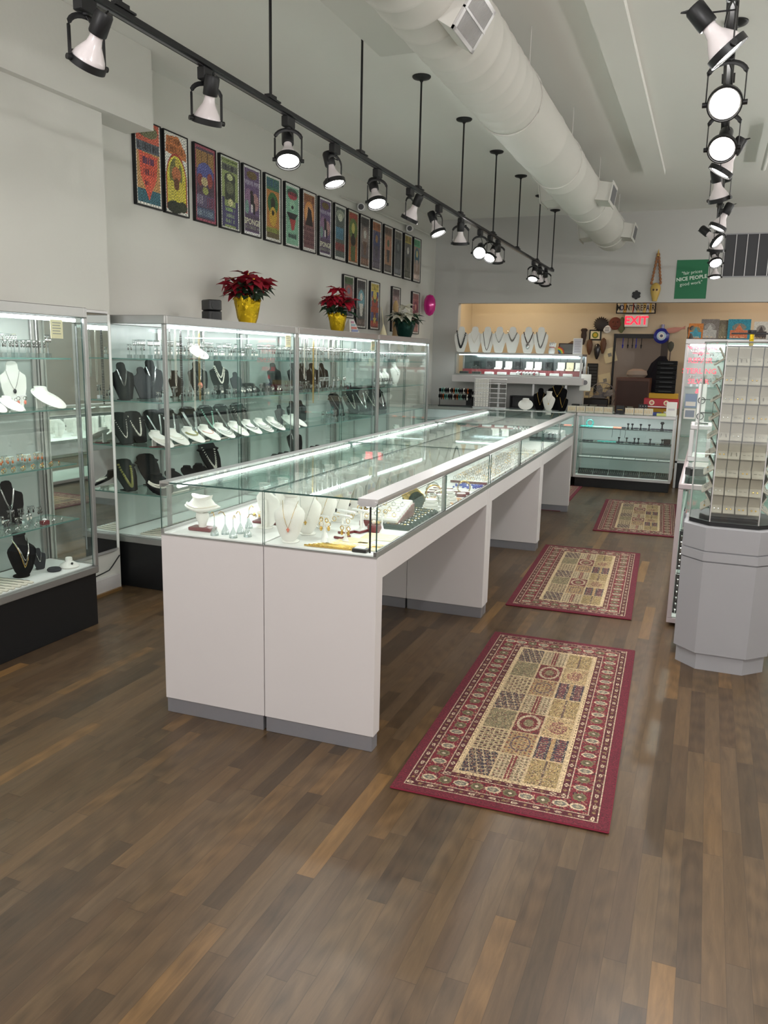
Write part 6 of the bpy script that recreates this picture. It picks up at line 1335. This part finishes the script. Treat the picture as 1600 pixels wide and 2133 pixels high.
# in the passage behind the workroom doorway
solo('tall_cabinet', P().cbox((-.22, -.2, 0), (.22, .2, 1.26), mat('brown_cabinet_side', (104, 72, 62), .5), .004).cbox((-.20, -.212, .05), (.20, -.2005, 1.22), BROWN, .003), 'brown cabinet standing in the workroom doorway', 'cabinet', (-.95, 11.62, 0))
solo('cushion', P().loft([[(r*1.4*math.cos(2*PI*j/12), r*math.sin(2*PI*j/12), z) for j in range(12)] for z, r in ((0, .08), (.03, .10), (.08, .09), (.11, .04))], mat('pale_wool', (176, 166, 158), .9)), 'pale soft bundle on top of the brown cabinet', 'bundle', (-.92, 11.60, 1.272))
ct_ = []
for z, w, d, o_ in ((.10, .17, .05, -.06), (.5, .16, .06, -.04), (.9, .15, .06, 0), (1.15, .15, .065, .02), (1.32, .12, .05, .06), (1.42, .04, .03, .08)): ct_.append([(o_+w*math.cos(2*PI*j/20)*(1+.08*math.sin(j*2.4)), d*math.sin(2*PI*j/20)*(1+.2*math.sin(j*3.1)), z) for j in range(20)])
solo('dark_coat', P().loft(ct_, mat('navy_cloth', (22, 24, 38), .95)), 'long dark navy coat hanging at the right of the workroom doorway', 'coat', (-.70, 11.905, .14))
fn = thing('desk_fan', 'standing fan in the workroom doorway', 'fan', (-1.36, 11.60, 0))
part('stand', P().lathe([(.001, 0), (.16, 0), (.16, .02), (.03, .03), (.001, .03)], LAMG, 20).cyl((0, 0, .03), (0, 0, .80), .014, LAMG, 10), fn)
gd = P(); 
for k in range(16): a = 2*PI*k/16; gd.tube([(.03*math.cos(a), -.06, 1.0+.03*math.sin(a)), (.15*math.cos(a), -.075, 1.0+.15*math.sin(a)), (.18*math.cos(a), -.03, 1.0+.18*math.sin(a))], .0025, LAMG, 4)
gd.torus((0, -.03, 1.0), .18, .006, LAMG, 28, 5, axis='y').torus((0, -.07, 1.0), .10, .003, LAMG, 24, 4, axis='y')
part('guard', gd, fn); part('motor', P().cyl((0, .0, 1.0), (0, .10, 1.0), .05, LAMG, 14).cyl((0, 0, .80), (0, .03, .96), .018, LAMG, 8), fn)
bld = P()
for k in range(4): a = PI/2*k+.4; bld.loft([[(math.cos(a)*r-.5*w*math.sin(a), -.03+.02*s, 1.0+math.sin(a)*r+.5*w*math.cos(a)), (math.cos(a)*r+.5*w*math.sin(a), -.03-.02*s, 1.0+math.sin(a)*r-.5*w*math.cos(a)), (math.cos(a)*r+.5*w*math.sin(a), -.034-.02*s, 1.0+math.sin(a)*r-.5*w*math.cos(a)), (math.cos(a)*r-.5*w*math.sin(a), -.034+.02*s, 1.0+math.sin(a)*r+.5*w*math.cos(a))] for r, w, s in ((.02, .03, .5), (.09, .09, 1), (.155, .07, 1))], LAMG)
part('blades', bld, fn)
st_ = thing('office_chair', 'dark chair below the fan', 'chair', (-1.42, 10.95, 0))
part('seat', P().cbox((-.22, -.20, .40), (.22, .20, .47), BLK, .02), st_); part('backrest', P().cbox((-.20, .17, .55), (.20, .21, .98), BLK, .015), st_)
part('base', P().cyl((0, 0, .04), (0, 0, .40), .03, BLKM, 10).cyl((0, .2, .44), (0, .2, .56), .02, BLKM, 8).cbox((-.24, -.03, .02), (.24, .03, .06), BLKM, .01).cbox((-.03, -.24, .02), (.03, .24, .06), BLKM, .01), st_)
ub = P()
ub.cyl((0, 0, 0), (0, 0, .20), .012, BROWN, 8).loft([[(r*math.cos(2*PI*j/12), .35*r*math.sin(2*PI*j/12), z) for j in range(12)] for z, r in ((.20, .012), (.24, .04), (.30, .065), (.36, .07), (.41, .055), (.44, .01))], mat('dark_olive', (64, 60, 48), .7))
solo('ping_pong_bat', ub, 'dark paddle shape standing on the black box stack', 'paddle', (-.44, 9.96, CT+.2505+.0530*7+.001), 0, scale=.5)
for i in range(7): solo('black_drawer_box', P().cbox((-.11, -.085, 0), (.11, .085, .052), mat('matt_black_card', (14, 14, 16), .7, spec=.2), .004).box((-.07, -.087, .02), (.07, -.0855, .026), mat('dark_slate', (62, 64, 66), .5)), f'flat black box, {nth(i+1)} up in the stack on the thin yellow carton', 'box', (-.46, 9.955+.002*(i % 3), CT+.2505+.0530*i), .02*(i % 3), 'stack of flat black boxes')
yb = P().cbox((-.16, -.09, 0), (.16, .09, .078), YEL, .003)
solo('yellow_carton', yb, 'yellow cardboard carton under the red box at the end of the rear counter', 'carton', (-.50, 9.955, CT))
rbx = P().cbox((-.19, -.10, 0), (.19, .10, .11), RED, .003).box((-.18, -.102, .010), (.18, -.1005, .022), PAPER)
for x in (-.10, .06): rbx.cyl((x, -.1005, .062), (x, -.103, .062), .030, IVORY, 16).cyl((x, -.1031, .062), (x, -.104, .062), .017, mat('rose', (206, 110, 110), .5), 14)
solo('red_carton', rbx, 'flat red printed box on top of the yellow carton', 'carton', (-.49, 9.955, CT+.0785))
solo('yellow_carton', P().cbox((-.16, -.09, 0), (.16, .09, .06), YEL, .003), 'thin yellow carton lying on the red printed box', 'carton', (-.47, 9.955, CT+.1890))
solo('white_carton', P().cbox((-.055, -.05, 0), (.055, .05, .16), PAPER, .002).box((-.035, -.0515, .07), (.035, -.0502, .09), mat('pale_print', (206, 200, 206), .7)), 'tall white box near the right end of the rear counter', 'box', (-.36, 9.70, CT))
solo('blue_tray', P().cbox((-.07, -.04, 0), (.07, .04, .035), mat('blue_plastic', (60, 76, 150), .4), .003), 'blue tray of slips near the right end of the rear counter', 'tray', (-.54, 9.78, CT))
solo('paper_slips', P().prism([(-.04, -.03), (.04, -.025), (.03, .03), (-.045, .025)], 0, .03, PAPER, T(0, 0, .01, .3, .3)), 'white slips leaning beside the blue tray', 'paper', (-.40, 9.78, CT+.002))
# tall case at the rear right, books on it
TX0, TX1, TY0, TY1, TZ = -.285, 1.35, 10.06, 10.39, 1.745
t = thing('tall_showcase', 'tall glass showcase with pink lit frame and red lettering at the rear right', 'display cabinet', ((TX0+TX1)/2, (TY0+TY1)/2, 0)); a = (TX1-TX0)/2; d = (TY1-TY0)/2; w = .028
f = P().cbox((-a, -d, TZ-.055), (a, -d+w, TZ), ALUW, .003).cbox((-a, d-w, TZ-.055), (a, d, TZ), ALUW, .003).cbox((-a, -d, .30), (a, -d+w, .33), ALUW, .003).cbox((-a, -d+w, TZ-.055), (-a+w, d-w, TZ), ALUW, .003).cbox((a-w, -d+w, TZ-.055), (a, d-w, TZ), ALUW, .003)
for px in (-a, a-w):
    for py in (-d, d-w): f.cbox((px, py, .0), (px+w, py+w, TZ-.056), ALUW, .003)
f.box((-a+.002, -d+.002, TZ-.003), (a-.002, d-.002, TZ+.001), LAM)
part('frame', f, t); part('base', P().cbox((-a+w, -d+.01, 0), (a-w, d-.01, .298), BLK, .002), t)
part('deck', P().box((-a+w, -d+w, .30), (a-w, d-w, .318), WHITE), t)
part('back_panel', P().box((-a+w+.001, d-.02, .32), (a-w-.001, d-.012, TZ-.06), BACKP), t)
part('door', P().pane((-a+w, -d+.008, .331), (.02, -d+.013, TZ-.056), GLASS, EDGE), t); part('door', P().pane((-.01, -d+.015, .331), (a-w, -d+.020, TZ-.056), GLASS, EDGE), t)
for z in (1.50, 1.20, .93, .62): part('shelf', P().pane((-a+.03, -d+.05, z-.007), (a-.03, d-.03, z), SHELF, EDGEL), t)
part('led_tube', P().cyl((-a+.05, -d+.045, TZ-.068), (a-.05, -d+.045, TZ-.068), .009, LEDB, 8), t)
area('tall_case_led', ((TX0+TX1)/2, TY0+.05, TZ-.08), (0, .5, -1), 1.5, .014, 5, (.96, 1, 1))
ns = thing('neon_reflection', 'red glowing letters STERLING SILVER imitating a neon reflection in the rear right showcase door', 'imitated reflection', (-.11, TY0+.060, 1.20))  # glowing letters stand in for a neon sign reflected in the glass
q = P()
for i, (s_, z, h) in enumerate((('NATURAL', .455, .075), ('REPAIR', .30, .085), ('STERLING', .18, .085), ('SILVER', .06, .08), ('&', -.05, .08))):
    q.text(s_, h, NEON_REFL, T(0, 0, z, 0, PI/2), .002)
q.torus((0, 0, .385), .018, .004, NEON_REFL, 14, 5, axis='y').cyl((-.09, 0, .385), (-.03, 0, .385), .004, NEON_REFL, 5).cyl((.03, 0, .385), (.09, 0, .385), .004, NEON_REFL, 5)
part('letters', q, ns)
for z, n in ((1.501, 16), (1.201, 12)):
    for i in range(n): solo('silver_piece', [ES_T, ES_S][i % 2], f'small silver piece on the {"upper" if z > 1.4 else "middle"} shelf of the rear right showcase, {nth(i+1)} from the left', 'silverware', (TX0+.10+.065*i, 10.22+.03*(i % 2), z), 0, 'silver pieces in the rear right showcase', scale=1.2)
solo('leaflet_holder', P().cbox((-.065, -.004, 0), (.065, .004, .16), mat('pale_blue_print', (150, 170, 200), .5), .001).box((-.055, -.0052, .02), (.055, -.0042, .07), PAPER), 'pale blue leaflet taped to the rear right showcase below the red lettering', 'leaflet', (-.17, TY0-.006, .96))
solo('leaflet_holder', P().cbox((-.065, -.004, 0), (.065, .004, .12), PAPER, .001).box((-.05, -.0052, .02), (.05, -.0042, .10), mat('blue_grey_print', (150, 160, 176), .5)), 'white leaflet taped to the rear right showcase below the pale blue one', 'leaflet', (-.17, TY0-.006, .83))
bk = [((200, 120, 50), (70, 150, 170), .155, .175, -.19), ((120, 110, 104), (180, 176, 170), .19, .225, -.04), ((104, 92, 74), (130, 120, 96), .13, .215, .10), ((36, 130, 150), (200, 110, 70), .235, .225, .27), ((196, 190, 180), (60, 50, 46), .15, .20, .50), ((160, 180, 180), (40, 90, 100), .19, .165, .67), ((60, 54, 54), (120, 110, 100), .19, .19, .88)]
bn = ['orange and blue', 'grey photo', 'olive brown', 'large teal and orange', 'white with black tree shapes', 'pale blue grey', 'dark']
for i, (c1, c2, w, h, x) in enumerate(bk):
    rng = np.random.default_rng(i+40); im = paint(26, 30, c1); rect(im, .1, .55, .9, .95, c2); ell(im, .5, .4, .3, .2, tuple(int((u+v)/2) for u, v in zip(c1, c2))); poly(im, [(.2, .75), (.5, .25), (.8, .75)], c2); bars(im, .84, .92, .15, .85, (216, 190, 150), rng)
    im += rng.normal(0, 9, im.shape[:2])[..., None]
    t = thing('book', f'upright book with {bn[i]} cover on top of the rear right showcase', 'book', (x, 10.18+.012*(i % 3), TZ+.002), 0, 'books standing on the rear right showcase')
    part('pages', P().cbox((-w/2, 0, 0), (w/2, .022, h), PAPER, .001), t)
    o = bpy.data.objects.new('cover', colour_grid('cover', im, w+.004, h+.003, PRINTM, Matrix.Translation((0, -.001, 0)))); COL.objects.link(o); o.parent = t
solo('horse_figurine', P().loft([[(x0+r*math.cos(2*PI*j/10), .6*r*math.sin(2*PI*j/10), z) for j in range(10)] for z, r, x0 in ((0, .05, 0), (.04, .04, 0), (.09, .034, -.012), (.13, .045, -.005), (.16, .034, .012), (.18, .015, .02))], mat('dark_pewter', (84, 80, 76), .35, .6)), 'small dark animal figurine left of the books', 'figurine', (-.235, 10.20, TZ+.001))

# ---------------------------------------------------------------- right hand side: low glass counter and the revolving tower
counter_case('low glass counter with pinkish frame behind the grey pedestal', -.100, .52, 4.62, 9.55, .815, mat('pinkish_aluminium', (200, 188, 190), .35, .4), .02, (.55, .30), back=False, kick=LAM)
area('side_counter_led', (.40, 7.0, .77), (-.4, 0, -1), .012, 4.6, 5, (.95, 1, 1)).rotation_euler = (0, -.3, 0)
dp = P().prism([(-.04, 0), (.04, 0), (.04, .30), (-.04, .30)], 0, .008, VELV, T(0, 0, 0, 0, PI/2-.25))
for i in range(6):
    for j in range(2): dp.ball((-.02+.04*j, -.004+.0125*i-.004, .03+.045*i), .010, SILV, 6, 4).cyl((-.02+.04*j, -.012+.0125*i, .03+.045*i), (-.02+.04*j, -.010+.0125*i, .006+.045*i), .003, SILV, 5)
dp = dp.mesh('earring_display')
for k, z in enumerate((.0515, .3015)):
    for i in range(6):
        solo('earring_display', dp, f'black panel of silver earrings in the side counter, {["lower", "upper"][k]} row, {nth(i+1)} from the left', 'earring display', (-.045+.085*(i % 6), 4.72+.03*k, z), 0, 'black earring panels in the side counter', scale=.74)
for i in range(14): solo('charm_tray', bt, f'black tray of silver pieces in the side counter, {nth(i+1)} from the camera', 'tray', (.10, 4.95+.30*i, .5505), PI/2, 'black trays in the side counter')
solo('black_gift_box', P().cbox((-.05, -.04, 0), (.05, .04, .045), BLK, .003), 'small black box on the side counter next to the tower', 'box', (-.02, 5.02, .8155), .4)
solo('price_card', P().cbox((-.045, -.002, 0), (.045, .002, .07), PAPER, .0005).box((-.03, -.0032, .035), (.03, -.0022, .042), mat('grey_print', (130, 128, 132), .7)), 'white card standing behind the small black box', 'card', (.0, 5.10, .8155), .1)
eo = thing('earring_tower', 'narrow white display with dark hoops on the side counter', 'earring display', (-.035, 6.6, .8155))
part('board', P().cbox((-.03, -.01, 0), (.03, .01, .50), WHITE, .004).cbox((-.05, -.05, 0), (.05, .05, .012), WHITE, .002), eo)
cg = P()
for z in (.08, .18, .28, .38): cg.box((-.01, -.016, z), (.085, -.012, z+.006), BLKM)
cg.box((.083, -.016, .02), (.087, -.012, .40), BLKM).cyl((0, 0, .50), (0, 0, .56), .016, BLKM, 10, .003)
part('wire_hooks', cg, eo)
for i in range(3): solo('cord_necklace', P().torus((0, 0, 0), .024, .003, DARKB, 14, 5, axis='y'), f'dark hoop on the narrow white display, {["lowest", "middle", "top"][i]} one', 'necklace', (-.035, 6.578, .95+.12*i))
cw = counter_case('small upright glass case standing on the side counter', -.085, .05, 5.75, 6.1, 1.06, ALUW, .8165, (), back=True)
# octagonal pedestal with glass tower
OX, OY = .170, 4.195
def octo(r, c, y=0): return [(-r, -r+c), (-r+c, -r), (r-c, -r), (r, -r+c), (r, r-c), (r-c, r), (-r+c, r), (-r, r-c)]
def oring(r, c, z): return [(x, y, z) for x, y in octo(r, c)]
t = thing('octagonal_pedestal', 'grey eight sided pedestal carrying the glass tower at the right', 'pedestal', (OX, OY, 0))
part('toe_kick', P().loft([oring(.200, .095, 0), oring(.200, .095, .085)], LAMG), t)
part('body', P().loft([oring(.214, .10, .0855), oring(.216, .10, .5395)], LAMG), t)
part('band', P().loft([oring(.209, .097, .540), oring(.209, .097, .544), oring(.219, .10, .546), oring(.219, .10, .588), oring(.209, .097, .590), oring(.209, .097, .594)], LAMG), t)
part('upper_body', P().loft([oring(.216, .10, .5945), oring(.218, .10, .705), oring(.212, .098, .712)], LAMG), t)
part('side_grip', P().cbox((-.226, -.02, .66), (-.2185, .10, .74), LAMG, .003), t)
g = thing('glass_tower', 'octagonal glass tower full of cream earring cards at the right', 'display case', (OX, OY, .7125))
o_ = octo(.197, .092); H = .845
for i in range(8):
    (x0, y0), (x1, y1) = o_[i], o_[(i+1) % 8]
    L = math.hypot(x1-x0, y1-y0); M = Matrix.Translation((x0, y0, 0)) @ Matrix.Rotation(math.atan2(y1-y0, x1-x0), 4, 'Z')
    pn = P().pane((.002, 0, .02), (L-.002, .005, H), GLASS, mat('tower_edge', (150, 160, 158), .2)); pn.v = [tuple(M @ Vector(v)) for v in pn.v]
    part('glass_pane', pn, g)
part('base_plate', P().loft([oring(.196, .091, 0), oring(.196, .091, .0195)], BLK), g, 'black base plate')
tr_ = P()
for i in range(8):
    (x0, y0), (x1, y1) = octo(.200, .094)[i], octo(.200, .094)[(i+1) % 8]; tr_.cyl((x0, y0, H+.004), (x1, y1, H+.004), .004, ALU, 6)
    (x0, y0) = o_[i]; tr_.cyl((x0, y0, .02), (x0, y0, H), .0028, ALUW, 6)
part('metal_trim', tr_, g)
part('top_pane', P().loft([oring(.195, .09, H+.0005), oring(.195, .09, H+.005)], GLASS), g)
part('spindle', P().cyl((0, 0, .0196), (0, 0, H-.02), .012, ALUW, 10).cyl((0, 0, H-.02), (0, 0, H+.045), .010, FOIL, 8).cbox((-.09, -.012, H+.045), (.09, .012, H+.052), BLK, .002).cyl((0, 0, H+.052), (0, 0, H+.064), .02, BLK, 12), g)
rk = P().cbox((-.1065, -.1065, .03), (.1065, .1065, .835), mat('rack_core', (120, 118, 114), .6), .003).box((-.105, -.105, .0196), (.105, .105, .0299), BLK)
part('rotating_rack', rk, g)
lc = []
for k in range(4):
    p = P()
    p.cbox((-.0250, -.003, 0), (.0250, .003, .054), CARD, .0012, M=T(0, .004, .032, 0, .50)); p.cbox((-.0250, -.054, -.004), (.0250, .002, .004), CARD, .0015, M=T(0, .004, .030, 0, .62))
    for sx in (-1, 1):
        if k == 0: p.torus((.010*sx, -.020, .019), .006, .001, SILV, 8, 4)
        elif k == 1: p.ball((.009*sx, -.022, .018), .0035, SILV, 6, 4)
        elif k == 2: p.cyl((.010*sx, -.010, .027), (.012*sx, -.030, .0125), .0018, SILV, 5)
        else: p.ball((.009*sx, -.022, .018), .0042, GOLD, 6, 4)
    lc.append(p.mesh('earring_card'))
rr = random.Random(21)
for face in range(4):
    A = face*PI/2
    for r in range(9):
        for c in range(4):
            if face == 2: continue
            x = -.081+.054*c; v = Matrix.Rotation(A, 3, 'Z') @ Vector((x, -.112, 0))
            lb = f'cream earring card on the {["front", "right", "back", "left"][face]} of the tower, row {["bottom", "second", "third", "fourth", "fifth", "sixth", "seventh", "eighth", "top"][r]}, {["leftmost", "second from the left", "third from the left", "rightmost"][c]}'.replace('row bottom', 'bottom row').replace('row top', 'top row') if face == 0 else f'cream earring card seen edge on, {["front", "right", "back", "left"][face]} side of tower, {nth(r+1)} row up, {nth(c+1)} along'
            solo('earring_card', rr.choice(lc), lb, 'earring card', (OX+v.x, OY+v.y, .7125+.0585+.086*r), A+rr.uniform(-.05, .05), 'cream earring cards in the tower')
